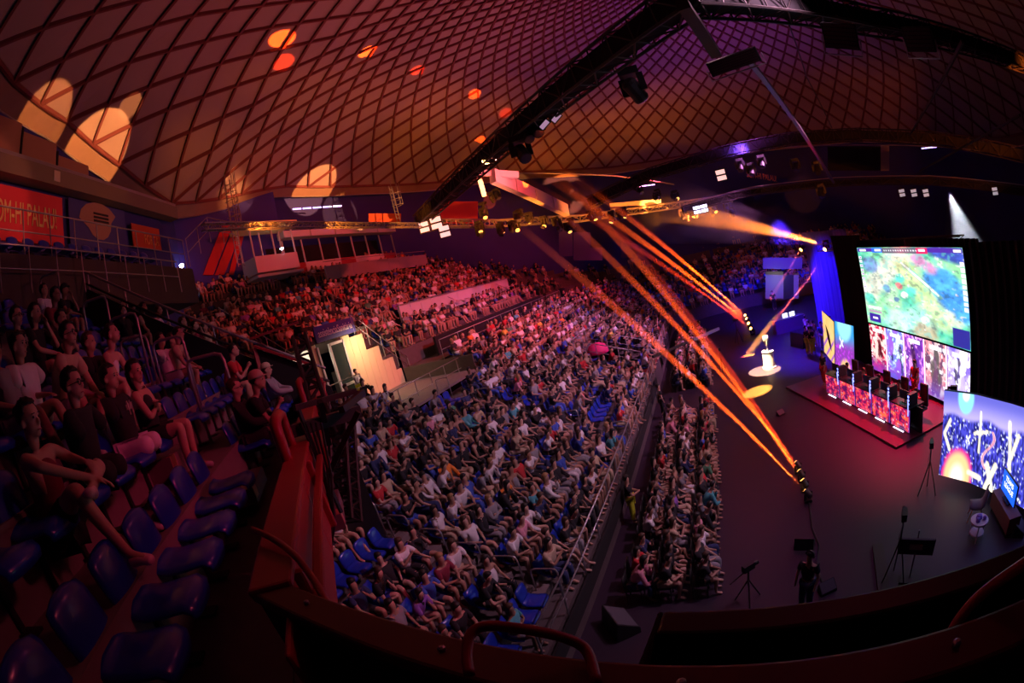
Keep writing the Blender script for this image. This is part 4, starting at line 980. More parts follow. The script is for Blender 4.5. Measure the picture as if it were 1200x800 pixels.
PS = pose(lean=-.12, el=((.0, .30, .74), (.0, -.30, .74)), wr=((.26, .26, .70), (.30, -.2, .62)), kn=((.44, .15, .60), (.42, -.15, .58)), an=((.66, .16, .12), (.62, -.15, .10)))
PC = pose(lean=.10, el=((.34, .18, .74), (.26, -.22, .74)), wr=((.30, .04, 1.03), (.40, -.04, .66)))
G_ = 'spectators in the near corner stand'
seated(37, 500, 1, PW, 'maroon', 'black', 'woman in maroon top with crossed bare legs and pale sandals, nearest the camera', 'bun', skin=2, turn=-.1, vox=.010, sandal=True, seed=1, topk='tank')
seated(58, 470, 1, pose(lean=.06, el=((.24, .22, .72), (.24, -.2, .70)), wr=((.42, .04, .74), (.44, -.06, .72))), 'black', 'black', 'person with round glasses leaning behind the woman in maroon, hands raised', 'short', skin=2, glasses=True, vox=.011, seed=2, da=.42, topk='top')
seated(127, 438, 1, PA, 'black', 'white', 'man in black printed t-shirt and cream shorts in the second row', 'short', skin=0, print_=True, vox=.011, seed=3, turn=.05)
seated(150, 436, 1, PX, 'black', 'black', 'woman with long curly hair in black sleeveless top beside the man in cream shorts', 'curly', skin=2, topk='tank', vox=.012, seed=4, turn=-.35, da=.2)
seated(22, 405, 2, PA, 'white', 'beige', 'man in white t-shirt with small chest badge in the third row', 'short', skin=0, vox=.012, seed=5, turn=.1)
seated(72, 392, 2, PK, 'beige', 'grey', 'man in khaki t-shirt and glasses leaning forward with joined hands', 'short', skin=0, glasses=True, vox=.012, seed=6, da=.15)
seated(86, 384, 2, PA, 'black', 'black', 'person half hidden behind the man in khaki', 'short', 'brown', 2, vox=.016, seed=7, da=.35)
seated(118, 385, 2, PK, 'white', 'beige', 'woman in white tank top with hair tied back, looking up, hands on knees', 'bun', skin=2, topk='tank', tilt=-.25, vox=.014, seed=8, da=.3)
seated(17, 352, 3, PA, 'black', 'black', 'young man with glasses in black t-shirt in the fourth row', 'short', skin=2, glasses=True, vox=.014, seed=9, print_=True)
seated(39, 352, 3, PC, 'black', 'navy', 'girl with fringe and long hair resting her chin on her hand', 'long', skin=2, vox=.014, seed=10)
seated(64, 348, 3, PX, 'black', 'black', 'bearded man in black t-shirt behind the man in khaki', 'short', skin=1, vox=.015, seed=11, da=.1)
seated(2, 380, 2, PS, 'grey', 'grey', 'person in grey t-shirt cut by the left edge of the view', 'short', skin=1, vox=.016, seed=12, da=-.2)
seated(48, 305, 5, PA, 'white', 'black', 'man in white t-shirt seated high by the steel railing', 'short', skin=0, vox=.018, seed=13)
seated(72, 308, 5, PC, 'black', 'black', 'man in black cap and black clothes beside the high white t-shirt', 'short', skin=1, cap='black', vox=.018, seed=14)
seated(62, 322, 4, PF, 'maroon', 'black', 'person in dark red below the two spectators by the high railing', 'short', skin=3, vox=.018, seed=15)
for k, (px, py, r, P, c1, c2, lb) in enumerate((
    (138, 330, 4, PA, 'black', 'grey', 'woman in black and white patterned top, left of the reclining group'),
    (152, 332, 4, PS, 'maroon', 'beige', 'person in dark red leaning back with long bare legs'),
    (163, 335, 4, PK, 'beige', 'black', 'person in beige with head in hands beside the reclining one'),
    (137, 312, 5, PA, 'grey', 'black', 'person in grey in the row above the reclining group, left one'),
    (148, 312, 5, PA, 'black', 'black', 'person in black in the row above the reclining group, right one'),
    (178, 322, 4, PF, 'white', 'blue', 'man in pale blue-lit shirt bent forward by the concrete block'),
    (184, 380, 2, PA, 'white', 'grey', 'man in white t-shirt, first of three together above the hoop rails'),
    (196, 373, 2, PA, 'pink', 'grey', 'man in pale pink t-shirt, second of three together above the hoop rails'),
    (206, 378, 2, PK, 'beige', 'navy', 'man in light t-shirt bent forward, third of three above the hoop rails'),
    (207, 345, 3, PF, 'black', 'grey', 'person in black with grey shorts before the sloping parapet'),
    (219, 338, 3, PC, 'maroon', 'beige', 'person with hand over the mouth before the sloping parapet'),
    (231, 345, 3, PA, 'beige', 'navy', 'person in pale shirt and jeans nearest the sloping parapet'),
    (268, 390, 1, PF, 'red', 'black', 'person in dark red top sitting behind the red end rail'),
    (275, 452, 0, PA, 'black', 'black', 'man with beard and glasses in black striped jacket at the red barrier'),
    (297, 432, 0, PF, 'black', 'beige', 'man in a pale cap sitting at the red barrier'),
    (310, 424, 0, PA, 'grey', 'black', 'person in grey sweater beside the man in the pale cap'))):
    seated(px, py, r, P, c1, c2, lb, ['short', 'long', 'short', 'curly'][k % 4] if 'woman' in lb or k % 5 == 1 else 'short', ['dark', 'brown'][k % 2], [0, 2, 1][k % 3], vox=.017, seed=20+k, cap='beige' if 'pale cap' in lb else None, glasses='glasses' in lb, topk='long' if 'jacket' in lb or 'sweater' in lb else 'top')
# ------------------------------------------------------------------ stage: screens, desks, players
def img_screen(name, corners, nx, ny, fn, m_, parent, th=.12):
    "corners: TL, TR, BR, BL (world); fn(u,v)->rgb arrays, v down; flat lit face plus a casing behind"
    tl, tr, br, bl = [Vector(c) for c in corners]
    u = np.linspace(0, 1, nx+1); v = np.linspace(0, 1, ny+1); U, V = np.meshgrid(u, v)
    A = np.array([tl, tr, br, bl])
    P = (1-U)[..., None]*(1-V)[..., None]*A[0]+U[..., None]*(1-V)[..., None]*A[1]+U[..., None]*V[..., None]*A[2]+(1-U)[..., None]*V[..., None]*A[3]
    P = P.reshape(-1, 3); rgb = np.clip(fn(U, V), 0, 4).reshape(-1, 3)
    i, j = np.meshgrid(np.arange(nx), np.arange(ny)); a = (j*(nx+1)+i).ravel(); T_ = np.stack([a, a+1, a+nx+2, a+nx+1], 1)
    o = obj(name, np_mesh(name, P, T_, np.concatenate([rgb, np.ones((len(rgb), 1))], 1), m_, False), parent)
    n = (tr-tl).cross(bl-tl).normalized()
    if n.dot(EYE-(tl+br)/2) > 0: n = -n
    e = n*.015; f = n*th; mb = MB(); q = [c+e for c in (tl, tr, br, bl)]+[c+f for c in (tl, tr, br, bl)]
    mb.add(q, [(0, 1, 2, 3), (7, 6, 5, 4), (0, 4, 5, 1), (1, 5, 6, 2), (2, 6, 7, 3), (3, 7, 4, 0)]); mb.build('casing', M_BLACK, parent)
    return o
def vnoise(U, V, f, seed):
    rg = np.random.default_rng(seed); n = int(f)+3; G = rg.random((n, n)); x = U*f; y = V*f; i = np.floor(x).astype(int) % (n-1); j = np.floor(y).astype(int) % (n-1); fx = x-np.floor(x); fy = y-np.floor(y); fx = fx*fx*(3-2*fx); fy = fy*fy*(3-2*fy)
    return (G[j, i]*(1-fx)+G[j, i+1]*fx)*(1-fy)+(G[j+1, i]*(1-fx)+G[j+1, i+1]*fx)*fy
def fbm(U, V, f, seed, o=4): return sum(vnoise(U, V, f*2**k, seed+k)/2**k for k in range(o))/sum(1/2**k for k in range(o))
def mixc(a, b, t): return np.asarray(a)*(1-t[..., None])+np.asarray(b)*t[..., None]
def sstep(a, b, x): t = np.clip((x-a)/(b-a), 0, 1); return t*t*(3-2*t)
def seg(U, V, x0, y0, x1, y1):
    dx, dy = x1-x0, y1-y0; t = np.clip(((U-x0)*dx+(V-y0)*dy)/(dx*dx+dy*dy), 0, 1); return np.hypot(U-x0-t*dx, V-y0-t*dy)
def rect(U, V, x0, y0, x1, y1): return ((U > x0) & (U < x1) & (V > y0) & (V < y1)).astype(float)
def map_img(U, V):
    n = fbm(U, V, 6, 3); n2 = fbm(U, V, 14, 9); n3 = fbm(U, V, 34, 5, 2)
    c = mixc((.03, .36, .24), (.22, .55, .26), sstep(.3, .7, n))
    c = mixc(c, (.55, .50, .42), sstep(.16, .06, seg(U, V, .02, .62, .42, .12))*.8)
    c = mixc(c, (.30, .62, .55), sstep(.20, .05, seg(U, V, .35, .95, .75, .70))*.7)
    c = mixc(c, (.40, .52, .22), sstep(.16, .05, seg(U, V, .48, .25, .78, .75))*.8)
    c = mixc(c, (.42, .52, .36), sstep(.12, .03, seg(U, V, .30, .55, .36, .95))*.5)
    c = mixc(c, (.03, .22, .62), sstep(.17, .09, seg(U, V, .78, .34, .97, .62)+.05*(n2-.5)))
    c = mixc(c, (.02, .05, .35), sstep(.10, .04, seg(U, V, .80, .04, .98, .10)))
    c = mixc(c, (.42, .18, .34), sstep(.09, .03, seg(U, V, .60, .12, .72, .22)+.06*(n2-.5)))
    c = mixc(c, (.10, .26, .20), sstep(.028, .010, np.abs(seg(U, V, .48, .20, .78, .52)))*.9)
    c = mixc(c, (.60, .70, .62), sstep(.016, .006, seg(U, V, .46, .18, .76, .50)))
    for (x, y, r, col) in ((.42, .36, .055, (.02, .50, .45)), (.52, .50, .06, (.03, .55, .42)), (.27, .50, .05, (.05, .14, .35)), (.40, .45, .04, (.55, .08, .12)), (.13, .22, .10, (.12, .18, .45)), (.62, .80, .04, (.75, .85, .9)), (.84, .70, .06, (.45, .50, .35)), (.92, .76, .05, (.35, .40, .30)), (.62, .95, .13, (.30, .22, .14)), (.06, .66, .07, (.02, .45, .35)), (.36, .62, .03, (.04, .12, .32)), (.45, .55, .035, (.8, .8, .75))):
        d = np.hypot(U-x, (V-y)*.9)+.05*(n2-.5); c = mixc(c, col, sstep(r*1.15, r*.6, d)*.85)
    n4 = fbm(U, V, 26, 77, 3); c = (c*1.1+.02)*(.42+1.35*n2*(.5+.9*n4))[..., None]; c = mixc(c, (.10, .42, .40), sstep(.62, .70, n4)*.5); c = mixc(c, (.62, .60, .62), sstep(.70, .76, n3)*sstep(.50, .6, n)*.7); c = mixc(c, (.03, .08, .12), sstep(.34, .28, n4)*.4)
    def bar(x0, y0, x1, y1, col):
        nonlocal c
        c = mixc(c, col, rect(U, V, x0, y0, x1, y1))
    bar(0, 0, 1, .055, (.06, .02, .28)); bar(.28, .005, .66, .075, (.10, .10, .14)); bar(.62, .005, .72, .07, (.55, .01, .10)); bar(.17, .005, .28, .06, (.02, .10, .75))
    for k in range(14): bar(.30+.024*k, .025, .312+.024*k, .05, (.6, .6, .65))
    for x0, x1 in ((.03, .10), (.64, .70), (.20, .27), (.93, .985)): bar(x0, .02, x1, .045, (.8, .8, .85))
    for k in range(9): bar(.004, .11+.055*k, .035, .145+.055*k, (.75, .72, .78)); bar(.965, .14+.055*k, .997, .18+.055*k, (.75, .70, .78)); bar(.012, .12+.055*k, .028, .135+.055*k, (.2, .05, .35))
    bar(.03, .76, .18, .80, (.7, .65, .7)); bar(.03, .81, .18, .845, (.35, .25, .35)); bar(.03, .865, .16, .97, (.03, .01, .25)); bar(.07, .905, .13, .93, (.8, .8, .9))
    bar(.86, .80, 1, 1, (.02, .02, .22))
    return c*1.25
def poster_img(seed, ca, cb, cc):
    rg = np.random.default_rng(seed); B = [(rg.uniform(.2, .8), rg.uniform(.2, .75), rg.uniform(.05, .16), rg.uniform(-1, 1)) for _ in range(9)]
    def f(U, V):
        W = V*1.7; n = fbm(U, W, 4, seed); n2 = fbm(U+.25*n, W+.2*n, 7, seed+7, 3); n3 = vnoise(U+.1*n, W, 15, seed+11)
        c = mixc(ca, cb, sstep(.35, .65, n)); c = mixc(c, cc, sstep(.54, .62, n2)*sstep(.95, .5, V))
        for x, y, r, k in B:
            d = np.hypot((U-x)+k*.5*(V-y), (V-y)*.55)+.08*(n2-.5); c = mixc(c, cc if k > .3 else np.array(ca)*.12 if k < -.2 else cb, sstep(r, r*.75, d)*.9)
        c = mixc(c, (.9, .88, .95), sstep(.74, .86, n3)*sstep(.52, .6, n)*.9); c = mixc(c, (.10, .03, .40), sstep(.62, 1.0, V+.1*(n-.5))*.75)
        return mixc(c, (.88, .85, .95), rect(U, V, .22, .06, .80, .14))*1.1
    return f
PL, PR = Vector((8.05, 22.0)), Vector((9.75, 14.5))
def sc_p(t, z): q = PL+(PR-PL)*t; return Vector((q.x, q.y, z))
ms = thing('main_screen', 'huge bright led screen showing a green and blue painted game map', 'screen', sc_p(.5, 2.6))
ms.location = (0, 0, 0)
SM = screen_mat('led_screen', 1.45)
img_screen('screen_face', (sc_p(0, 6.05), sc_p(1, 6.05), sc_p(1, 2.55), sc_p(0, 2.55)), 190, 120, map_img, SM, ms)
cols = (((.7, .02, .08), (.30, .01, .04), (.85, .6, .55)), ((.15, .2, .8), (.30, .10, .70), (.6, .8, 1)), ((.25, .05, .50), (.10, .02, .30), (.75, .3, .75)), ((.85, .75, .75), (.60, .2, .25), (.12, .05, .12)), ((.20, .12, .75), (.5, .4, .9), (.9, .85, 1)))
for k in range(5):
    t0, t1 = k/5+.006, (k+1)/5-.006
    pp = thing('poster_screen', ['red and white abstract artwork panel, farthest of the five', 'blue and white abstract artwork panel, second from the far end', 'dark purple artwork panel in the middle of the five', 'pale artwork panel with dark figurelike blots, second from the near end', 'violet and white artwork panel at the near end'][k]+' under the main screen', 'screen', (0, 0, 0), 0, 'five artwork panels under the main screen')
    img_screen('screen_face', (sc_p(t0, 2.47), sc_p(t1, 2.47), sc_p(t1, .25), sc_p(t0, .25)), 48, 84, poster_img(20+k*9, *cols[k]), SM, pp)
for k in range(1, 5):
    mb = MB(); mb.bar(sc_p(k/5, .25)-Vector((.03, 0, 0)), sc_p(k/5, 2.47)-Vector((.03, 0, 0)), .05); tag(mb.build('light_strip', mat('pink_strip', (1, .4, .5), emit=(1, .35, .5), es=3)), 'pink glowing strip between the artwork panels, %s from the far end' % ORD[k-1], 'light strip', 'pink light strips between the artwork panels')
# side screens at the far end of the stage
def sky_img(seed):
    def f(U, V):
        c = mixc((.03, .30, .65), (.25, .04, .40), sstep(.2, .6, V)); c = mixc(c, (.3, .7, .9), sstep(.45, .30, np.hypot(U-.5, (V-.05)*1.1))); c = mixc(c, (.9, .5, .2), sstep(.32, .22, np.hypot(U-.55, V-1.05))); n = fbm(U, V, 18, seed, 2)
        c = mixc(c, (.5, .05, .7), sstep(.62, .7, n)*sstep(.45, .5, V)); x = np.minimum(np.abs((U-.35)-(V-.45)), np.abs((U-.35)+(V-.45))); return mixc(c, (.9, .9, 1), (x < .03)*(np.abs(U-.35) < .1)*1.0)
    return f
def two(pa, pb, zt_, zb, **k): return (Vector((*pa, zt_)), Vector((*pb, zt_)), Vector((*pb, zb)), Vector((*pa, zb)))
s1 = thing('side_screen', 'small teal and purple led screen left of the desks', 'screen', (0, 0, 0)); A = at(978, 378, d=26); B = at(1000, 384, d=25.4)
img_screen('screen_face', (at(978, 376, d=25.5), at(1000, 382, d=25), at(1001, 437, d=25), at(979, 428, d=25.5)), 24, 40, sky_img(3), SM, s1)
def or_img(U, V):
    c = mixc((.75, .40, .10), (.9, .6, .25), fbm(U, V, 6, 2)); d = np.abs(((U*2.2+V*3) % 1)-.5); return mixc(c, (.25, .05, .5), sstep(.16, .10, d)*sstep(.3, .6, V))
s2 = thing('side_screen', 'narrow orange led panel with purple slashes beside the teal screen', 'screen', (0, 0, 0))
img_screen('screen_face', (at(963, 364, d=25.5), at(977, 377, d=25.2), at(978, 428, d=25.2), at(966, 412, d=25.5)), 20, 40, or_img, SM, s2)
# desks
DA, DB = Vector((5.05, 20.7, 0)), Vector((6.95, 14.75, 0)); dn = (DB-DA); dl = dn.length; du = dn.normalized(); dv = Vector((du.y*-1, du.x, 0)); 
if dv.x < 0: dv = -dv
def DP(t, w, z): return DA+du*(t*dl)+dv*w+Vector((0, 0, z))
def desk_img(seed):
    def f(U, V):
        n = fbm(U*2, V, 9, seed); n2 = vnoise(U*2, V, 20, seed+3); n = fbm(U*2+.3*n2, V*1.3, 5, seed, 3); c = mixc((.12, .005, .10), (.85, .02, .10), sstep(.38, .5, n)); c = mixc(c, (1, .16, .06), sstep(.6, .66, n)); c = mixc(c, (.95, .6, .9), sstep(.80, .9, n2)*sstep(.4, .5, n)); return mixc(c, (.12, .03, .5), sstep(.08, .0, np.abs(U-.5)-.42)*0+sstep(.93, .99, U))
    return f
SMD = screen_mat('led_desk', 1.1)
M_DESK = mat('desk_black', (.02, .015, .02), .4); M_LEDW = mat('led_white', (1, 1, 1), emit=(.8, .7, 1), es=5); M_LEDB = mat('led_blue', (.3, .4, 1), emit=(.2, .25, 1), es=3)
TR = math.atan2(du.y, du.x)
for k in range(5):
    t0, t1 = k/5+.004, (k+1)/5-.004; tm = (t0+t1)/2
    dk = thing('gaming_desk', 'black gaming desk with glowing red artwork front, %s of five counted from the far end' % ORD[k], 'desk', (0, 0, 0), 0, 'five player desks on the stage')
    img_screen('front_screen', (DP(t0, 0, 1.02), DP(t1, 0, 1.02), DP(t1, 0, .12), DP(t0, 0, .12)), 32, 26, desk_img(40+k*5), SMD, dk, .06)
    mb = MB(); mb.bar(DP(t0, .40, 1.0), DP(t1, .40, 1.0), .85, .05); mb.build('desk_top', M_DESK, dk)
    for t_ in (t0+.01, t1-.01): mb = MB(); mb.bar(DP(t_, .4, 0), DP(t_, .4, 1.0), .05, .8, up=(du.x, du.y, 0)); mb.build('side_panel', M_DESK, dk)
    mb = MB(); mb.bar(DP(t0+.04, -.05, .07), DP(t1-.05, -.05, .07), .04, .05); mb.build('light_bar', M_LEDW, dk)
    mb = MB(); mb.bar(DP(t1-.012, -.03, .75), DP(t1-.012, -.03, 1.3), .03); mb.build('edge_light', M_LEDB, dk)
    mo = thing('monitor', 'black computer monitor seen from behind on the %s desk from the far end' % ORD[k], 'monitor', DP(tm, .25, 1.03), TR, 'monitors on the player desks')
    mb = MB(); mb.box((0, 0, .30), (.56, .03, .33)); mb.build('panel', M_BLACK, mo); mb = MB(); mb.box((0, .04, .1), (.05, .03, .22)); mb.box((0, .04, .01), (.24, .18, .02)); mb.build('stand', M_BLACK, mo)
    pc = thing('computer_case', 'computer case with blue lights on the %s desk from the far end' % ORD[k], 'computer', DP(t1-.03, .3, 1.03), TR, 'computers on the player desks')
    mb = MB(); mb.box((0, 0, .22), (.2, .42, .44)); mb.build('case', M_BLACK, pc); mb = MB(); [mb.lathe((-.0, -.215, .1+.13*q), [(.05, -.002), (.05, .002)], 10, Matrix.Rotation(PI/2, 3, 'X')) for q in range(3)]; mb.build('fan_light', M_LEDB, pc)
    ch = thing('gaming_chair', 'dark gaming chair behind the %s desk from the far end' % ORD[k], 'chair', DP(tm, 1.15, 0), PI+TR+PI/2, 'gaming chairs behind the desks')
    mb = MB(); mb.box((0, 0, .48), (.5, .5, .1)); bevel(mb.build('seat', M_DESK, ch), .03); mb = MB(); mb.box((-.27, 0, .95), (.1, .48, .85)); bevel(mb.build('backrest', M_DESK, ch), .04); mb = MB(); mb.lathe((0, 0, 0), [(.3, .02), (.3, .05), (.04, .08), (.03, .42)], 10); mb.build('base', M_DESK, ch)
    person(SITM[[1, 7, 1, 4, 1][k]], DP(tm, 1.12, .02), math.atan2(-dv.y, -dv.x), 'red', 'black', ['dark', 'brown', 'dark', 'dark', 'brown'][k], [0, 2, 1, 0, 2][k], 'long', 'trousers', 'hair', 'player in red shirt seated behind the %s desk from the far end' % ORD[k], 'players in red shirts at the stage desks')
person(STM[0], DP(.66, 2.3, .02), math.atan2(-dv.y, -dv.x), 'red', 'red', label='person in red standing before the dark purple artwork panel', botk='trousers')
person(STM[0], at(967, 452, z=0), 3.4, 'black', 'red', label='person in dark top and red trousers standing beside the narrow orange panel', botk='trousers')
mb = MB(); mb.box((7.2, 19.2, .04), (5.2, 9.0, .08), rz=math.atan2(du.y, du.x)+PI/2); tag(mb.build('stage_platform', mat('stage_red_light_floor', (.16, .03, .05), .4)), 'low stage platform under the desks, red light put into its colour', 'platform')  # red of the stage light is put into the platform colour
# black drapes behind the stage
def drape(name, A, B, z0, z1, label, n=26, m_=M_DRAPE):
    A, B = Vector(A), Vector(B); V = []; F = []; d = (B-A).normalized(); nn = Vector((-d.y, d.x, 0)); N2 = n*4
    for k in range(N2+1):
        p = A+(B-A)*k/N2+nn*.07*math.sin(k*PI/2+.3*math.sin(k)); V += [(p.x, p.y, z0), (p.x, p.y, z1)]
    for k in range(N2): F.append((2*k, 2*k+2, 2*k+3, 2*k+1))
    mb = MB(); mb.add(V, F); return tag(mb.build(name, m_), label, 'curtain')
drape('stage_drape', at(977, 300, X=8.3)[:2]+(0,) if False else (8.0, 26.0, 0), (8.3, 22.0, 0), 0, 6.6, 'black stage curtain hanging left of the main screen')
drape('stage_drape', (9.9, 14.4, 0), (14.5, 7.0, 0), 0, 6.2, 'broad black stage curtain right of the main screen')
drape('stage_drape', (8.5, 22.5, 0), (10.3, 14.0, 0), 0, 6.3, 'black curtain behind the main screen')
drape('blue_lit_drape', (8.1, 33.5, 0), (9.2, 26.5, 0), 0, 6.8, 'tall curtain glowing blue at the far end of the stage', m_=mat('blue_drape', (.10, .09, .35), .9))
# curved led wall at the right
L0 = at(1100, 556, z=.35); L0t = at(1108, 478, X=L0.x)
pts = [L0, at(1135, 565, z=.35), at(1172, 581, z=.35), at(1215, 604, z=.35)]
hh = 2.55
def led_img(u0, u1):
    def f(U, V):
        X = u0+(u1-u0)*U; n = fbm(X*2, V, 20, 4, 3); n2 = vnoise(X*2, V, 34, 8)
        c = mixc((.12, .12, .55), (.45, .38, .85), sstep(.02, .30, V)*(1-sstep(.25, .34, V)))
        city = sstep(.24, .30, V+.03*np.sin(X*9)); cc = mixc((.01, .01, .14), (.06, .06, .55), sstep(.4, .65, n)); cc = mixc(cc, (.75, .8, 1), sstep(.76, .84, n2)); c = mixc(c, cc, city)
        c = mixc(c, (.25, .75, .85), sstep(.17, .12, np.hypot(X-.42, (V-.05)*.85))); c = mixc(c, (.8, .95, 1), sstep(.05, .02, np.abs(np.hypot(X-.42, V-.02)-.03)))
        g = np.hypot((X-.36), (V-.98)*.85); c = mixc(c, (.85, .03, .25), sstep(.36, .30, g+.05*n)); c = mixc(c, (1, .55, .25), sstep(.30, .22, g)); c = mixc(c, (1, .9, .8), sstep(.2, .05, g))
        for (x0, y0, x1, y1, w_) in ((.14, .32, .04, .48, .022), (.04, .48, .16, .66, .022), (.72, .18, .74, .60, .020), (.62, .42, .88, .36, .018), (.95, .72, 1.12, .98, .04), (1.12, .70, .98, .98, .04), (.58, .88, .84, .90, .03), (1.3, .2, 1.42, .7, .03), (1.5, .3, 1.38, .62, .03)):
            c = mixc(c, (1, .9, .6), sstep(w_*1.3, w_*.7, seg(X, V, x0, y0, x1, y1)))
        sn = np.abs(X-(.93+.10*np.sin((V-.3)*13)))
        c = mixc(c, (.95, .6, .5), sstep(.030, .018, sn)*(V > .34)*(V < .78)); c = mixc(c, (.55, .05, .3), sstep(.012, .006, sn)*(V > .34)*(V < .78))
        xx = np.minimum(np.abs((X-.50)-(V-.5)), np.abs((X-.50)+(V-.5))); c = mixc(c, (.95, .95, 1), (xx < .014)*(np.abs(X-.50) < .04)*1.0)
        return c*1.1
    return f
lw = thing('led_wall', 'curved led wall with night city, glowing orange dome and cyan moon', 'screen', (0, 0, 0))
cum = [0.0]
for a, b in zip(pts, pts[1:]): cum.append(cum[-1]+(b-a).length)
for k in range(3):
    a, b = pts[k], pts[k+1]; img_screen('led_panel', (a+Vector((0, 0, hh)), b+Vector((0, 0, hh)), b, a), 46, 60, led_img(cum[k]/cum[1]*.62, cum[k+1]/cum[1]*.62), SM, lw)
# lounge corner: chair, round table, credenza with tv
def P0(px, py): return at(px, py, z=0)
lc = thing('shell_chair', 'dark grey shell chair on wooden legs before the glowing orange dome', 'chair', P0(1142, 607), 2.6)
V = MB(); prof = [(.26, .42, .20), (.1, .40, .24), (-.12, .42, .25), (-.22, .52, .25), (-.28, .72, .23), (-.32, .92, .17)]
o = sheet(prof, 1, 8, .03, .07).build('shell', mat('chair_grey', (.10, .09, .12), .7), lc, True)
for sx in (-1, 1):
    for sy in (-1, 1): mb = MB(); mb.tube([(sx*.12, sy*.12, .40), (sx*.24, sy*.22, 0)], .016, 6); mb.build('leg', mat('light_wood', (.5, .32, .16), .5), lc)
tb = thing('side_table', 'round pale side table with purple items on top', 'table', P0(1143, 630)); 
mb = MB(); mb.lathe((0, 0, 0), [(.27, .50), (.28, .52), (.28, .55), (.27, .56)], 24); mb.build('table_top', M_WHITE, tb, False)
mb = MB(); mb.lathe((0, 0, 0), [(.22, .16), (.23, .18), (.22, .20)], 20); mb.build('lower_shelf', M_WHITE, tb)
for k in range(3): a = k*2.1; mb = MB(); mb.tube([(.2*math.cos(a), .2*math.sin(a), .5), (.25*math.cos(a), .25*math.sin(a), 0)], .02, 6); mb.build('leg', M_WHITE, tb)
for k, (x, y, s_) in enumerate(((.0, .05, .10), (-.1, -.06, .07), (.12, -.08, .06))): mb = MB(); mb.lathe((0, 0, 0), [(s_, 0), (s_, .05), (s_*.7, .10), (s_*.2, .12)], 8); o = mb.build('ornament', mat('purple_item', (.25, .15, .6), .5)); o.location = Vector(tb.location)+Vector((x, y, .56)); tag(o, ['larger purple ornament in the middle of the round table', 'small purple ornament at one side of the round table', 'smallest purple ornament at the edge of the round table'][k], 'ornament')
C0, C1 = P0(1166, 596), P0(1183, 628); cd = thing('credenza', 'low wooden cabinet with dark front carrying the television', 'cabinet', (C0+C1)/2, math.atan2((C1-C0).y, (C1-C0).x)); cl_ = (C1-C0).length*1.1
mb = MB(); mb.box((0, 0, .36), (cl_, .42, .46)); bevel(mb.build('body', mat('walnut', (.22, .10, .06), .5), cd), .01)
for k in range(3): mb = MB(); mb.box((-cl_/3+k*cl_/3, .22, .36), (cl_/3-.03, .02, .40)); mb.build('door', mat('credenza_door', (.14, .07, .05), .5), cd)
for sx in (-1, 1):
    for sy in (-1, 1): mb = MB(); mb.tube([(sx*cl_*.4, sy*.15, .14), (sx*cl_*.42, sy*.17, 0)], .02, 6); mb.build('leg', M_BLACK, cd)
tv = thing('television', 'bright blue television with white lettering on the low cabinet', 'television', (C0+C1)/2+Vector((0, 0, .6)), cd.rotation_euler.z)
mb = MB(); mb.box((0, 0, .42), (1.0, .05, .60)); mb.build('casing', M_BLACK, tv); mb = MB(); mb.box((0, .03, .42), (.96, .012, .56)); mb.box((0, -.03, .42), (.96, .012, .56)); mb.build('screen', mat('tv_blue', (0, .1, .6), emit=(.01, .10, .85), es=1.6), tv); mb = MB(); mb.box((0, 0, .06), (.4, .2, .03)); mb.box((0, 0, .1), (.06, .04, .1)); mb.build('stand', M_BLACK, tv)
for s in (1, -1): text_mesh('lettering', 'TEAMS\nLEAGUE', .18, mat('white_letters_lit', (1, 1, 1), emit=(1, 1, 1), es=1.6), (0, s*.045, .47), (-s, 0, 0), (0, 0, 1), tv, .003)
# tripods, teleprompter, technician, moving heads, wedge monitors, cables
def tripod(px, py, h, label, camh=True, w_=.35, name='camera_tripod'):
    t = thing(name, label, 'tripod', P0(px, py), R.uniform(0, 3))
    for k in range(3): a = k*2.094; mb = MB(); mb.tube([(0, 0, h*.72), (w_*math.cos(a), w_*math.sin(a), 0)], .018, 6); mb.build('leg', M_DKTRUSS, t)
    mb = MB(); mb.tube([(0, 0, h*.55), (0, 0, h)], .022, 6); mb.build('column', M_DKTRUSS, t)
    if camh:
        mb = MB(); mb.box((0, 0, h+.1), (.3, .13, .17)); mb.lathe((.2, 0, h+.1), [(.05, -.06), (.06, .06)], 10, Matrix.Rotation(PI/2, 3, 'Y')); mb.build('camera', M_BLACK, t)
        mb = MB(); mb.bar((-.1, 0, h+.02), (-.45, .1, h-.2), .02); mb.build('pan_handle', M_BLACK, t)
    return t
tripod(1086, 577, 1.45, 'video camera on a dark tripod left of the curved led wall')
tripod(1046, 680, 1.75, 'tall camera tripod beside the teleprompter screen near the parapet')
tripod(877, 705, 1.0, 'small tripod at the lower edge of the floor in front of the first row')
tripod(1116, 498, 1.3, 'black camera stand in front of the near artwork panel')
tp_ = thing('monitor_stand', 'black framed monitor tilted on a pale pole, label plate on its back', 'monitor', P0(1066, 676), -.5)
mb = MB(); mb.tube([(0, 0, 0), (.0, 0, 1.35)], .022, 6); mb.build('pole', M_STEEL, tp_); mb = MB(); mb.box((0, -.06, .95), (.95, .06, .62), M=Matrix.Rotation(.35, 3, 'X')); bevel(mb.build('frame', M_BLACK, tp_), .01)
mb = MB(); mb.box((0, -.12, .98), (.34, .02, .2), M=Matrix.Rotation(.35, 3, 'X')); mb.build('label_plate', mat('paper', (.55, .42, .32), .8), tp_); mb = MB(); mb.box((0, 0, .02), (.5, .5, .04)); mb.build('base', M_BLACK, tp_)
ub = thing('folded_truss_base', 'low dark frame lying on the floor beside the tall tripod', 'frame', P0(1028, 640), 0)
for a, b in (((0, 0), (12, 45)),): mb = MB(); q = P0(1036, 688)-P0(1028, 632); mb.bar((0, 0, .05), q+Vector((0, 0, .05)), .3, .08); mb.build('rail', M_DKTRUSS, ub)
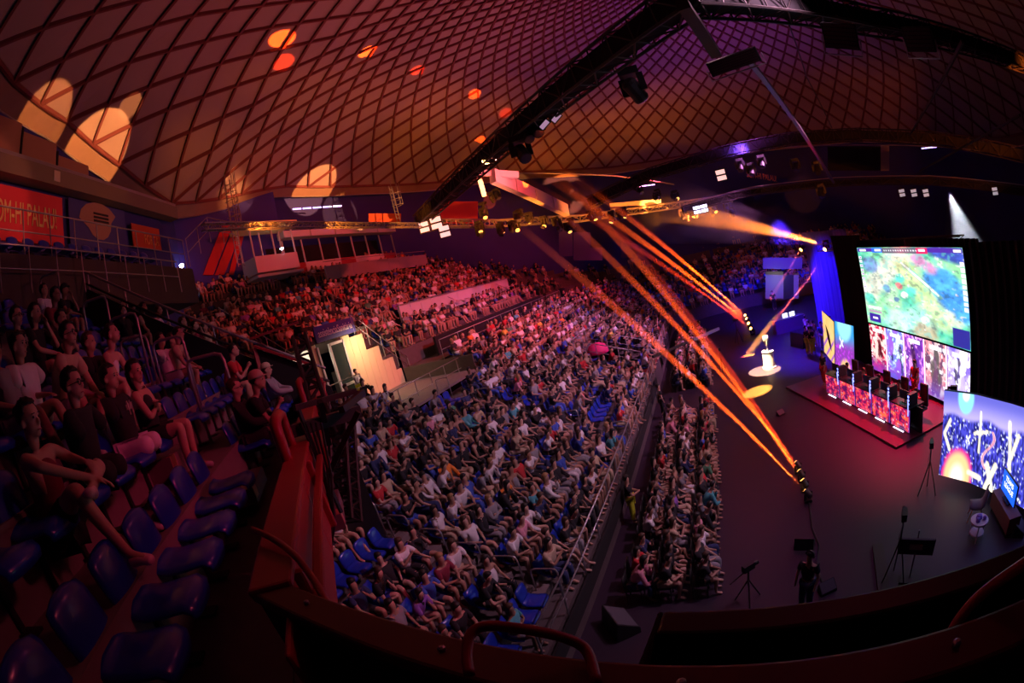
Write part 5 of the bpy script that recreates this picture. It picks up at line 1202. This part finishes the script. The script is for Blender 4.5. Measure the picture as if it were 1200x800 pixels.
tc = person(STM[0], P0(943, 716), -2.2, 'black', 'navy', 'dark', 0, label='technician in black t-shirt and jeans standing near the parapet', botk='trousers', topk='top')
hs = MB(); c = (STAND['head']+STAND['top'])/2; hs.tube([c+Vector((0, .10*math.cos(a), .03+.11*math.sin(a))) for a in [PI*k/8 for k in range(9)]], .012, 6); hs.lathe(c+Vector((0, .1, 0)), [(.035, -.02), (.035, .02)], 8, Matrix.Rotation(PI/2, 3, 'X')); hs.build('headset', M_BLACK, tc)
def wedge(px, py, rz, label, s=1.0):
    t = thing('stage_speaker', label, 'speaker', P0(px, py), rz); mb = MB(); mb.add([(x*s, y*s, z*s) for x, y, z in ((-.3, -.2, 0), (.3, -.2, 0), (.3, .2, 0), (-.3, .2, 0), (-.3, -.2, .12), (.3, -.2, .12), (.3, .14, .38), (-.3, .14, .38))], [(0, 3, 2, 1), (0, 1, 5, 4), (1, 2, 6, 5), (2, 3, 7, 6), (3, 0, 4, 7), (4, 5, 6, 7)]); mb.build('cabinet', M_BLACK, t)
    mb = MB(); n = Vector((0, -.26, .34)).normalized(); mb.add([(x*s, y*s, z*s) for x, y, z in ((-.27, -.185, .135), (.27, -.185, .135), (.27, .12, .37), (-.27, .12, .37))], [(0, 1, 2, 3)]); mb.build('grille', mat('grille', (.09, .08, .1), .7), t)
wedge(969, 692, .3, 'small pale floor box on the floor beside the technician', .7); wedge(943, 640, 2.8, 'pale lit speaker box standing behind the technician', .9); wedge(728, 735, 2.2, 'large grey wedge speaker at the lower end of the floor chairs', 1.5); wedge(940, 405, 2, 'dark tall speaker beside the blue lit group', 2.4); wedge(915, 486, .5, 'tiny floor box in the middle of the dark floor', .6); wedge(1192, 622, 1.0, 'dark speaker at the parapet below the television', 1.0)
def moving_head(loc, aim, label, group=None, s=1.0, glow=None, name='moving_head', hang=False):
    t = thing(name, label, 'stage light', loc, 0, group); L = Vector(aim)-Vector(loc); L.normalize(); sgn = -1 if hang else 1
    mb = MB(); mb.box((0, 0, sgn*.06*s), (.32*s, .28*s, .12*s)); bevel(mb.build('base', M_BLACK, t), .01)
    h = Vector((0, 0, sgn*.36*s)); sx = L.cross(Vector((0, 0, 1))); sx = sx.normalized() if sx.length > .1 else Vector((1, 0, 0))
    for k in (-1, 1): mb = MB(); mb.bar(Vector((0, 0, sgn*.12*s))+sx*.17*s*k, h+sx*.17*s*k+Vector((0, 0, sgn*.05*s)), .05*s, .1*s); mb.build('yoke_arm', M_BLACK, t)
    u = sx.cross(L); M = Matrix((sx, u, L)).transposed(); mb = MB(); mb.lathe(h, [(.09*s, -.2*s), (.13*s, -.15*s), (.12*s, .05*s), (.13*s, .16*s), (.12*s, .19*s)], 12, M); mb.build('head', M_BLACK, t, False)
    mb = MB(); mb.lathe(h, [(.105*s, .192*s), (.105*s, .20*s)], 14, M); mb.build('lens', glow or mat('dark_lens', (.05, .05, .08), .1), t)
    return t, Vector(loc)+h+L*(.21*s+.07), L
# floor moving heads and their beams
HAZE = bpy.data.materials.new('haze'); HAZE.use_nodes = True; nt = HAZE.node_tree; nt.nodes.remove(nt.nodes['Principled BSDF']); vs = nt.nodes.new('ShaderNodeVolumeScatter'); vs.inputs['Density'].default_value = .05; vs.inputs['Anisotropy'].default_value = .2; nt.links.new(vs.outputs[0], nt.nodes['Material Output'].inputs['Volume'])
ge = nt.nodes.new('ShaderNodeNewGeometry'); sx_ = nt.nodes.new('ShaderNodeSeparateXYZ'); mr_ = nt.nodes.new('ShaderNodeMapRange'); nt.links.new(ge.outputs['Position'], sx_.inputs[0]); nt.links.new(sx_.outputs['Z'], mr_.inputs['Value'])
for i_, v_ in ((1, 3.0), (2, 13.0), (3, .085), (4, .004)): mr_.inputs[i_].default_value = v_      # density thinned with height so the light beams fade upward
nt.links.new(mr_.outputs[0], vs.inputs['Density'])
def glowmat(col, es): return mat('lens_glow_%.2f_%.2f_%.2f_%.1f' % (*col, es), (1, 1, 1), emit=col, es=es)
def beam(A, B, r0, r1, color, power, label, cut=1.0, angle=None, haze=True, off=.0):
    A, B = Vector(A), Vector(B); A = A+(B-A).normalized()*off; L = (B-A).length; d = (B-A)/L; Lc = L*cut
    if haze:
        u = Vector((0, 0, 1)) if abs(d.z) < .9 else Vector((1, 0, 0)); sx = d.cross(u).normalized(); M = Matrix((sx, sx.cross(d) if False else d.cross(sx), d)).transposed()
        mb = MB(); n = 6; mb.lathe((0, 0, 0), [(r0+(r1-r0)*k/n*cut, Lc*k/n) for k in range(n+1)], 20, M); o = mb.build('haze', HAZE, None, True); o.location = A; tag(o, label, 'haze', kind='stuff')  # haze filled only inside this cone, shaped to draw the light beam
    ang = angle or math.degrees(2*math.atan(r1*.8/L))
    light('SPOT', 'beam_lamp', A+d*.02, B, power, color, r0*.5, max(1.0, ang), .3)
GO = glowmat((1, .42, .08), 12)
nh = [(935, 541), (939, 551), (943, 562), (947, 574)]; fh = [(874, 368), (876, 372), (878, 377), (881, 383)]
spots = [(562, 165), (592, 132), (556, 110), (505, 95)], [(430, 60), (488, 82), (330, 45), (330, 72)]
def hit_dome(px, py):
    v = ray(px, py); t = 8.0
    while t < 90:
        p = EYE+v*t; rho = math.hypot(p.x-DC.x, p.y-DC.y)/DR; ph = math.atan2(p.y-DC.y, p.x-DC.x)
        if rho <= 1 and p.z >= dome(ph, rho).z: return p
        t += .1
    return EYE+v*40
for g, (lst, sp) in enumerate(((nh, spots[0]), (fh, spots[1]))):
    for k, (q, s_) in enumerate(zip(lst, sp)):
        base = at(*q, z=.40 if g == 0 else .6); base.z = 0; tgt = hit_dome(*s_) if (g, k) != (0, 3) else at(600, 258, d=44)
        base.z = .0
        t, A, L = moving_head(base, tgt, 'floor moving head shooting an orange beam up, %s of the %s row of four' % (ORD[k], ['near', 'far'][g]), 'moving head lights standing on the floor', .75 if g == 0 else 1.1, GO)
        bright = (k in (0, 2, 3)) if g == 0 else (k in (0, 2))
        beam(A, tgt, .07, .42, (1, .085, .005) if bright else (1, .04, .005), (1150000 if bright else 330000)*(1.6 if g else 1), 'orange light beam rising through haze from the %s floor light of the %s row' % (ORD[k], ['near', 'far'][g]), .9, angle=1.9)
cb_ = [P0(*q)+Vector((0, 0, .02)) for q in ((948, 590), (952, 620), (960, 640), (957, 660), (965, 690))]; mb = MB(); mb.tube(cb_, .03, 6); tag(mb.build('floor_cable', M_BLACK), 'black cable running over the floor from the near lights to the parapet', 'cable')
# trophy in its spotlight
tr_ = thing('trophy', 'tall white silver trophy on a white plinth standing in a spotlight', 'trophy', P0(902, 431))
M_SILV = mat('silver', (.85, .82, .85), .25, .8)
mb = MB(); mb.lathe((0, 0, 0), [(.42, 0), (.42, .10), (.36, .12), (.34, .95), (.36, 1.0)], 20); mb.build('plinth', M_WHITE, tr_)
mb = MB(); mb.lathe((0, 0, 1.0), [(.16, 0), (.16, .06), (.06, .12), (.05, .30), (.12, .38), (.17, .62), (.19, .86), (.17, .88)], 18); mb.build('cup', M_SILV, tr_, True)
for s in (-1, 1): mb = MB(); mb.tube([(0, s*(.15+.12*math.sin(a)), 1.45+.2*math.cos(a)*-1) for a in [PI*k/7 for k in range(8)]], .02, 6); mb.build('cup_handle', M_SILV, tr_)
light('SPOT', 'trophy_spot', (1.5, 25, 12.5), P0(896, 434), 260000, (1, .66, .30), .05, 9, .1)
light('SPOT', 'pool_lamp', (9.0, 30, 9.5), P0(888, 458), 330000, (1, .38, .05), .05, 6.0, .5)
# red side beams from the far stage truss
A = at(969, 297, d=30); beam(A, P0(872, 418), .10, .30, (1, .10, .04), 500000, 'thin red beam slanting from the stage truss down to a yellow pool on the floor', .97, angle=2.2, off=.4)
light('SPOT', 'pool_lamp', A+Vector((-.3, .3, 1.2)), P0(878, 416), 420000, (1, .45, .04), .03, 4.0, .3)  # unseen second lamp beside the beam, added for its floor pool
A = at(940, 289, d=34); beam(A, at(903, 350, d=44), .08, .25, (1, .10, .03), 300000, 'short orange beam before the far doorway', .97, angle=1.6, off=.4)
# wide orange fan from the stage truss
A = at(967, 287, d=30); B = at(770, 243, d=42); beam(A, B, .15, 3.3, (1, .22, .03), 420000, 'broad orange beam fanning left from the stage truss', .95, angle=9, off=.4)
A = at(1172, 338, d=24); beam(A, at(1128, 312, d=27), .12, .5, (1, .22, .03), 16000, 'short orange beam by the truss right of the main screen', 1, angle=7, off=.4)
A = at(1112, 225, d=30); beam(A, A+Vector((.4, -.8, -4.0)), .2, 2.5, (.8, .85, 1), 9000, 'pale white cone of light under the ring truss', 1, angle=40)
for q, dd, col, lb in (((940, 289), 34, GO, 'far'), ((968, 288), 30, GO, 'near'), ((985, 295), 29, glowmat((1, .05, .03), 15), 'red'), ((983, 304), 29, glowmat((1, .7, .3), 12), 'warm'), ((1140, 328), 23, glowmat((.7, .75, 1), 20), 'white'), ((1172, 338), 24, GO, 'right')):
    p = at(*q, d=dd); moving_head(p+Vector((0, 0, .36)), p+Vector((-3, -2, -1.5)), '%s lit lamp on the stage truss around the main screen' % {'far': 'farthest orange', 'near': 'orange', 'red': 'small red', 'warm': 'small warm white', 'white': 'bright oval white', 'right': 'rightmost orange'}[lb], None, 1.2, col, hang=True)
for px, py in ((1003, 300),): pass
light('POINT', 'red_lamp', at(985, 297, d=28.5), (0, 0, 0), 160, (1, .02, .03), .1)
# ------------------------------------------------------------------ rig over the arena
def on(px, py, z): return at(px, py, z=z)
RZ = 13.5
A0 = on(492, 258, RZ); A1 = on(806, -2, RZ); A2 = on(1015, 24, RZ); A3 = on(1212, 80, RZ)
truss('main_truss', A0, A1, .75, 26, M_DKTRUSS, 'long black box truss climbing from the far left to the top of the view', solid=True, r=.05)
truss('main_truss', A1, A2, .75, 10, M_DKTRUSS, 'black box truss along the top edge of the view, left part', solid=True, r=.05)
truss('main_truss', A2, A3, .75, 14, M_DKTRUSS, 'black box truss along the top edge of the view, right part', solid=True, r=.05)
S0 = at(872, 64, d=14); S1 = at(977, 214, d=34)
t = thing('stay_rod', 'pale purple lit strut running down from the top truss to the ring truss', 'strut', S0); mb = MB(); mb.bar((0, 0, 0), S1-S0, .16); mb.build('tube', M_ALU, t)
for q, r_, d0, d1, lb in (((1128, 48), (1066, 158), 14, 32, 'slanting bar under the right part of the top truss'), ((800, 5), (838, 62), 11, 13, 'dark strut between the truss corner and the bar light'), ((1195, 135), (1078, 200), 20, 34, 'thin red lit strut at the right edge of the roof')):
    a = at(*q, d=d0); b = at(*r_, d=d1); t = thing('stay_rod', lb, 'strut', a); mb = MB(); mb.bar((0, 0, 0), b-a, .09 if d0 > 12 else .3); mb.build('tube', M_DKTRUSS, t)
mb = MB(); mb.tube([at(925, 30, d=16), at(945, 90, d=22), at(975, 150, d=30)], .03, 5); tag(mb.build('roof_cable', M_BLACK), 'thin black cable hanging in front of the purple roof', 'cable')
# ring truss and light bars near the rim
def poly_truss(name, pts, w, m_, labels, r=.04, n=8, **k):
    for a, b, lb in zip(pts, pts[1:], labels): truss(name, a, b, w, n, m_, lb, r=r, **k)
ringp_ = [at(690, 238, d=38), at(760, 205, d=38), at(850, 178, d=38), at(925, 163, d=38), at(1010, 158, d=37), at(1100, 163, d=35), at(1200, 182, d=33)]
poly_truss('ring_truss', ringp_, .9, M_DKTRUSS, ['dark ring truss under the roof rim, %s stretch from the left' % ORD[k] for k in range(6)], solid=True)
mb = MB()
mb.tube([at(560, 203, d=40), at(640, 203, d=42), at(720, 206, d=44), at(790, 216, d=46)], .07, 6); tag(mb.build('rim_rail', M_ALU), 'pale curved rail under the roof rim at the centre', 'rail')
mb = MB(); mb.tube([at(x, y, d=40) for x, y in ((690, 240), (760, 207), (850, 181), (925, 172), (1000, 170), (1100, 172), (1200, 184))], .04, 5); tag(mb.build('rim_rail', M_STEEL), 'thin pale line along the lower edge of the ring truss', 'rail')
poly_truss('inner_truss', [at(800, 246, d=36), at(880, 225, d=38), at(980, 214, d=38), at(1090, 212, d=36), at(1200, 224, d=33)], .5, M_DKTRUSS, ['dark curved lighting bar below the ring truss, %s stretch from the left' % ORD[k] for k in range(4)], solid=True)
mb = MB(); mb.tube([at(x, y, d=36) for x, y in ((800, 240), (880, 219), (980, 208), (1090, 206), (1200, 217))], .03, 5); tag(mb.build('rim_rail', M_STEEL), 'thin pale line along the upper edge of the lower lighting bar', 'rail')
# west lighting truss, strongly lit orange
W = [on(238, 266, 13.0), on(330, 264, 13.0), on(420, 264, 13.0), on(500, 264, 13.0)]
poly_truss('west_truss', W, .24, M_ALU, ['orange lit lighting truss above the upper west stand, %s stretch from the left' % ORD[k] for k in range(3)], r=.03, n=14)
M2 = [at(500, 262, d=34), at(580, 262, d=38), at(680, 256, d=41), at(760, 245, d=42), at(858, 232, d=42)]
poly_truss('centre_truss', M2, .5, M_ALU, ['brightly lit lighting truss over the centre of the arena, %s stretch from the left' % ORD[k] for k in range(4)], r=.07)
g0 = at(577, 206, d=32); g1 = at(664, 247, d=40)
gb = thing('white_girder', 'pale box girder sloping down below the truss lamps, lit yellow', 'girder', g0)
for k in range(4): a = (g1-g0)*k/4; b = (g1-g0)*(k+.96)/4; mb = MB(); mb.bar(a, b, .5, 1.0); mb.build('segment', M_WHITE, gb)
gb2 = thing('white_girder', 'pale horizontal beam joining the top of the sloping girder', 'girder', at(560, 202, d=32)); mb = MB(); mb.bar((0, 0, 0), at(607, 205, d=33)-at(560, 202, d=32), .3, .45); mb.build('segment', M_WHITE, gb2); mb = MB(); mb.bar((0, 0, 0), at(568, 230, d=32)-at(560, 202, d=32), .3); mb.build('post', M_WHITE, gb2)
gb3 = thing('white_girder', 'long pale beam right of centre under the ring truss', 'girder', at(715, 243, d=42)); mb = MB(); mb.bar((0, 0, 0), at(775, 238, d=42)-at(715, 243, d=42), .3, .7); mb.build('segment', M_WHITE, gb3)
# lamps on the trusses
M_LAMPW = mat('blinder_face', (.6, .5, .5), emit=(1, .55, .5), es=1.2); M_LAMPP = mat('blinder_purple', (.5, .4, .6), emit=(.55, .35, .9), es=1.0)
def blinder(px, py, d, s, label, group=None, nx=1, ny=2, glow=None, aim=None, tilt=None):
    p = at(px, py, d=d); t = thing('panel_light', label, 'stage light', p, 0, group); z = (EYE-p).normalized() if aim is None else (Vector(aim)-p).normalized(); x = z.cross(Vector((0, 0, 1))).normalized(); 
    if tilt: x = Matrix.Rotation(tilt, 3, z) @ x
    y = z.cross(x); M = Matrix((x, y, z)).transposed()
    mb = MB(); mb.box((0, 0, 0), (s*1.1*nx, s*.62*ny, .12*s), M=M); mb.build('housing', M_BLACK, t)
    for i in range(nx):
        for j in range(ny): mb = MB(); mb.box(M@Vector(((i-(nx-1)/2)*s*1.05, (j-(ny-1)/2)*s*.58, .07*s)), (s*.92, s*.42, .03*s), M=M); mb.build('light_panel', glow or M_LAMPW, t)
    mb = MB(); mb.bar(M@Vector((0, 0, -.06*s)), Vector((0, 0, .9*s)), .08*s); mb.build('clamp', M_BLACK, t); return t
for k, (px, py, d, s, nx) in enumerate(((497, 266, 30, .62, 1), (511, 261, 30, .72, 1), (521, 271, 30, .68, 1), (821, 245, 36, .55, 2), (845, 205, 33, .7, 1))):
    blinder(px, py, d, s, ['small square panel light, left of three at the end of the long truss', 'double panel light, middle of three at the end of the long truss', 'double panel light, right of three at the end of the long truss', 'double white panel light on the centre truss above the orange fan', 'thin framed panel light hanging below the ring truss'][k], nx=nx, glow=mat('white_face', (.8, .8, .9), emit=(.75, .7, 1), es=3) if k == 3 else None)
for k, (px, py) in enumerate(((1057, 226), (1071, 226), (1085, 226), (1166, 224))): blinder(px, py, 31, .42, 'dim grey double panel light under the right ring truss, %s from the left' % ORD[k], 'dim panel lights under the right ring truss', glow=mat('dim_face', (.5, .5, .55), emit=(.35, .35, .42), es=.8))
for k, (px, py) in enumerate(((638, 146), (652, 138))): blinder(px, py, 16.5, .38, ['pale panel light hanging on the long truss, left of the pair', 'pale panel light hanging on the long truss, right of the pair'][k], None, 1, 1, mat('pale_face', (.6, .45, .6), emit=(.5, .28, .45), es=.7), tilt=.6)
def bigbox(px, py, d, w_, h, label, tilt, name='panel_speaker'):
    p = at(px, py, d=d); t = thing(name, label, 'stage light', p); z = (EYE-p+Vector((0, 3, 0))).normalized(); x = z.cross(Vector((0, 0, 1))).normalized(); x = Matrix.Rotation(tilt, 3, z) @ x; y = z.cross(x); M = Matrix((x, y, z)).transposed()
    mb = MB(); mb.box((0, 0, 0), (w_, h, .18), M=M); bevel(mb.build('housing', M_BLACK, t), .02)
    for k in range(6): mb = MB(); mb.box(M@Vector((0, -h*.4+h*.16*k, .1)), (w_*.9, h*.10, .03), M=M); mb.build('louvre', mat('lamp_louvre', (.06, .025, .03), .4), t)
    mb = MB(); mb.tube([M@Vector((-w_*.55, 0, 0)), M@Vector((-w_*.55, h*.75, 0)), M@Vector((w_*.55, h*.75, 0)), M@Vector((w_*.55, 0, 0))], .025, 6); mb.build('bracket', M_STEEL, t); return t
bigbox(985, 42, 13.5, 1.0, .72, 'square black flood lamp hanging below the top truss, left of two', -.35, 'flood_lamp'); bigbox(1077, 46, 13.8, .9, .68, 'square black flood lamp hanging below the top truss, right of two', -.25, 'flood_lamp')
bigbox(860, 72, 13.2, 1.5, .42, 'wide black bar light hanging at the truss corner', .05, 'bar_light')
P = at(735, 82, d=15); moving_head(P, at(790, 150, d=16), 'large black moving head hanging from the long truss', None, 2.0, mat('violet_lens', (.3, .2, .5), emit=(.35, .12, .6), es=.8), hang=True)
for k, (px, py, s) in enumerate(((606, 168, 1.9), (622, 142, 1.7), (640, 125, 1.5), (612, 150, 1.6))): P = at(px, py-8, d=17.5); moving_head(P, P+Vector((1.5, -2, -3)), 'dark moving head clamped on the long truss, %s of the cluster of four' % ORD[k], 'cluster of moving heads on the long truss', s, hang=True)
YL = sorted([(575, 228), (565, 240), (605, 250), (620, 252), (635, 258), (690, 250), (700, 248), (715, 252), (730, 246), (668, 258), (654, 262), (768, 228), (790, 226), (798, 248), (812, 246), (832, 244), (742, 214), (850, 239), (560, 262), (585, 264), (598, 262)])
YL += [(px+R.uniform(-6, 6), py+R.uniform(-5, 7)) for px, py in YL]; YL.sort()
for k, (px, py) in enumerate(YL):
    d = 34+(px-560)*.02; P = at(px, py-3, d=d); moving_head(P, P+Vector((R.uniform(-2, 2), R.uniform(-3, 1), -3)), 'small stage lamp on the lit centre trusses, %s' % (ORD[k]+' from the left end' if k < 21 else ORD[len(YL)-1-k]+' from the right end'), 'small lamps on the lit centre trusses', 1.5, mat('amber_face', (1, .6, .2), emit=(1, .5, .1), es=2) if k % 3 == 0 else None, hang=True)
for k, (px, py) in enumerate(((865, 190), (878, 195), (890, 186), (930, 190), (955, 193), (960, 220))): P = at(px, py-4, d=36); moving_head(P, P+Vector((-1, -2, -3)), 'dark lamp hanging below the ring truss, %s from the left' % ORD[k], 'dark lamps below the ring truss', 1.8, hang=True)
# stage side truss right of the screen
truss('screen_truss', at(1128, 300, d=21), at(1215, 330, d=18), .55, 9, M_RED, 'red lit box truss running right from the top of the main screen')
truss('screen_truss', at(960, 290, d=31), at(1128, 282, d=21.5), .4, 14, M_DKTRUSS, 'dark truss carrying the main screen along its top edge')
# dark boards and score cubes of the far wall
fw = struct(empty('wall_upper'), 'upper concourse band with dim signs')
def board(px0, px1, py0, py1, d, m_, nm): P = [at(px0, py1, d=d), at(px1, py1, d=d), at(px1, py0, d=d), at(px0, py0, d=d)]; n = (P[1]-P[0]).cross(P[3]-P[0]).normalized()*.1; mb = MB(); mb.add(P+[p+n for p in P], [(0, 1, 2, 3), (7, 6, 5, 4), (0, 4, 5, 1), (1, 5, 6, 2), (2, 6, 7, 3), (3, 7, 4, 0)]); return mb.build(nm, m_, fw)
board(970, 1036, 172, 200, 42, M_DRAPE, 'dark_board'); board(1032, 1042, 170, 200, 41, mat('grey_panel', (.28, .24, .26), .7), 'board_edge')
board(510, 560, 236, 262, 44, mat('red_board', (.55, .04, .06), .7), 'red_board'); board(432, 470, 250, 262, 40, mat('banner_orange', (.55, .07, .02), .7), 'orange_board')
for (x0, x1, y0, y1, d) in ((672, 692, 272, 305, 46), (655, 671, 268, 300, 46), (728, 752, 285, 302, 50), (692, 706, 290, 305, 48)): board(x0, x1, y0, y1, d, mat('drape_blue', (.05, .04, .16), .9), 'wall_drape')
M_TUBE = mat('tube_lamp', (1, 1, 1), emit=(.45, .35, 1), es=4)
for k, (x0, y0, x1, y1, d) in enumerate(((343, 245, 402, 241, 38), (745, 219, 768, 216, 46), (1080, 174, 1098, 172, 44), (735, 214, 742, 213, 46))):
    mb = MB(); a = at(x0, y0, d=d); n = 5
    for q in range(n): p = at(x0+(x1-x0)*q/n, y0+(y1-y0)*q/n, d=d); p2 = at(x0+(x1-x0)*(q+.85)/n, y0+(y1-y0)*(q+.85)/n, d=d); mb.bar(p, p2, .09)
    tag(mb.build('tube_lights', M_TUBE), ['row of violet tube lights under the roof at the upper left', 'short row of violet tube lights beyond the centre', 'row of white tube lights far under the right roof', 'tiny violet light left of the centre row'][k], 'lamp')
pt = at(850, 200, d=42)
text_mesh('wall_lettering', 'SOM-HI PALAU!', .8, mat('letter_dim', (.55, .25, .15), .7), at(893, 207, d=44), AX, AY, fw, width=3.2)
# far floor: production desk, doorway, persons in blue light
FD = 42
pd = thing('production_desk', 'long dark production desk with two bright monitors at the far end of the floor', 'desk', P0(924, 372)*.88+Vector((0, 0, 0)), .2); pd.location.z = 0
mb = MB(); mb.box((0, 0, .5), (2.6, .7, 1.0)); mb.build('body', mat('desk_violet', (.14, .08, .22), .7), pd)
for x in (-.3, .3): mb = MB(); mb.box((x, -.1, 1.2), (.42, .03, .3)); mb.build('monitor', mat('mon_face', (1, 1, 1), emit=(.8, .85, 1), es=3), pd)
dw = struct(empty('door_2'), 'dim lit far doorway behind the production desk')
def fboard(q0, q1, y0, y1, d, m_, nm, par): P = [at(q0, y1, d=d), at(q1, y1, d=d), at(q1, y0, d=d), at(q0, y0, d=d)]; n = (P[1]-P[0]).cross(P[3]-P[0]).normalized()*.12; mb = MB(); mb.add(P+[p+n for p in P], [(0, 1, 2, 3), (7, 6, 5, 4), (0, 4, 5, 1), (1, 5, 6, 2), (2, 6, 7, 3), (3, 7, 4, 0)]); return mb.build(nm, m_, par)
fboard(897, 918, 318, 350, 46, mat('grey_wall', (.25, .24, .22), .7), 'door_wall', dw); fboard(918, 930, 322, 350, 46, M_BLACK, 'door_opening', dw); fboard(930, 936, 320, 350, 46, mat('grey_wall', (.40, .38, .36), .7), 'door_wall', dw); fboard(894, 940, 302, 315, 45, mat('stand_grey', (.12, .12, .17), .7), 'header', dw)
light('POINT', 'far_door_lamp', at(910, 325, d=44.5), (0, 0, 0), 35, (.8, .85, 1), .3)
person(STM[0], at(906, 353, z=0)*.9-Vector((0, 0, 0)) if False else (at(906, 350, d=44)-Vector((0, 0, 1.0))), -1.5, 'black', 'black', label='person in black standing in the far lit doorway', botk='trousers')
for k in range(11):
    q = P0(940+R.uniform(0, 34), 390+R.uniform(0, 18)); c_ = R.choice(['white', 'grey', 'blue', 'black'])
    person(STM[k % 2], (q.x*.93+.3, q.y*.93, 0), R.uniform(-3, 3), c_, R.choice(['navy', 'black', 'white']), label='person in %s top standing in the blue light beside the stage, %s from the left' % (c_, ORD[k]), group='people standing in the blue light beside the stage', botk='trousers')
# camera crane beside the floor rows
cr = thing('camera_crane', 'long pale camera crane arm reaching over the front rows', 'crane', P0(800, 455)); a0 = Vector((0, 0, 1.6)); p1 = at(842, 385, d=27)-cr.location; p0_ = at(812, 398, d=25)-cr.location
mb = MB(); mb.bar(p0_, p1, .14); mb.build('arm', M_STEEL, cr); mb = MB(); mb.bar(p0_+(p0_-p1)*1.3, p0_, .12); mb.build('rear_arm', M_DKTRUSS, cr); mb = MB(); mb.bar((0, 0, 0), (0, 0, 1.6), .12); mb.build('column', M_DKTRUSS, cr)
for k in range(3): a = k*2.1; mb = MB(); mb.bar((0, 0, .8), (.7*math.cos(a), .7*math.sin(a), 0), .06); mb.build('leg', M_DKTRUSS, cr)
tripod(866, 402, 1.6, 'black tripod on the far floor beyond the crane'); tripod(848, 440, 1.5, 'tripod with pale head beside the yellow light pool')
person(STM[1], (-3.2, 12.6, 0), .3, 'black', 'black', label='camera operator in black standing in the dark gap before the front rail', botk='trousers')
person(STM[0], (-3.0, 21.8, 0), .3, 'black', 'black', label='person in black standing in the gap beside the floor rows', botk='trousers')
# right: red lit stand band far behind the screen
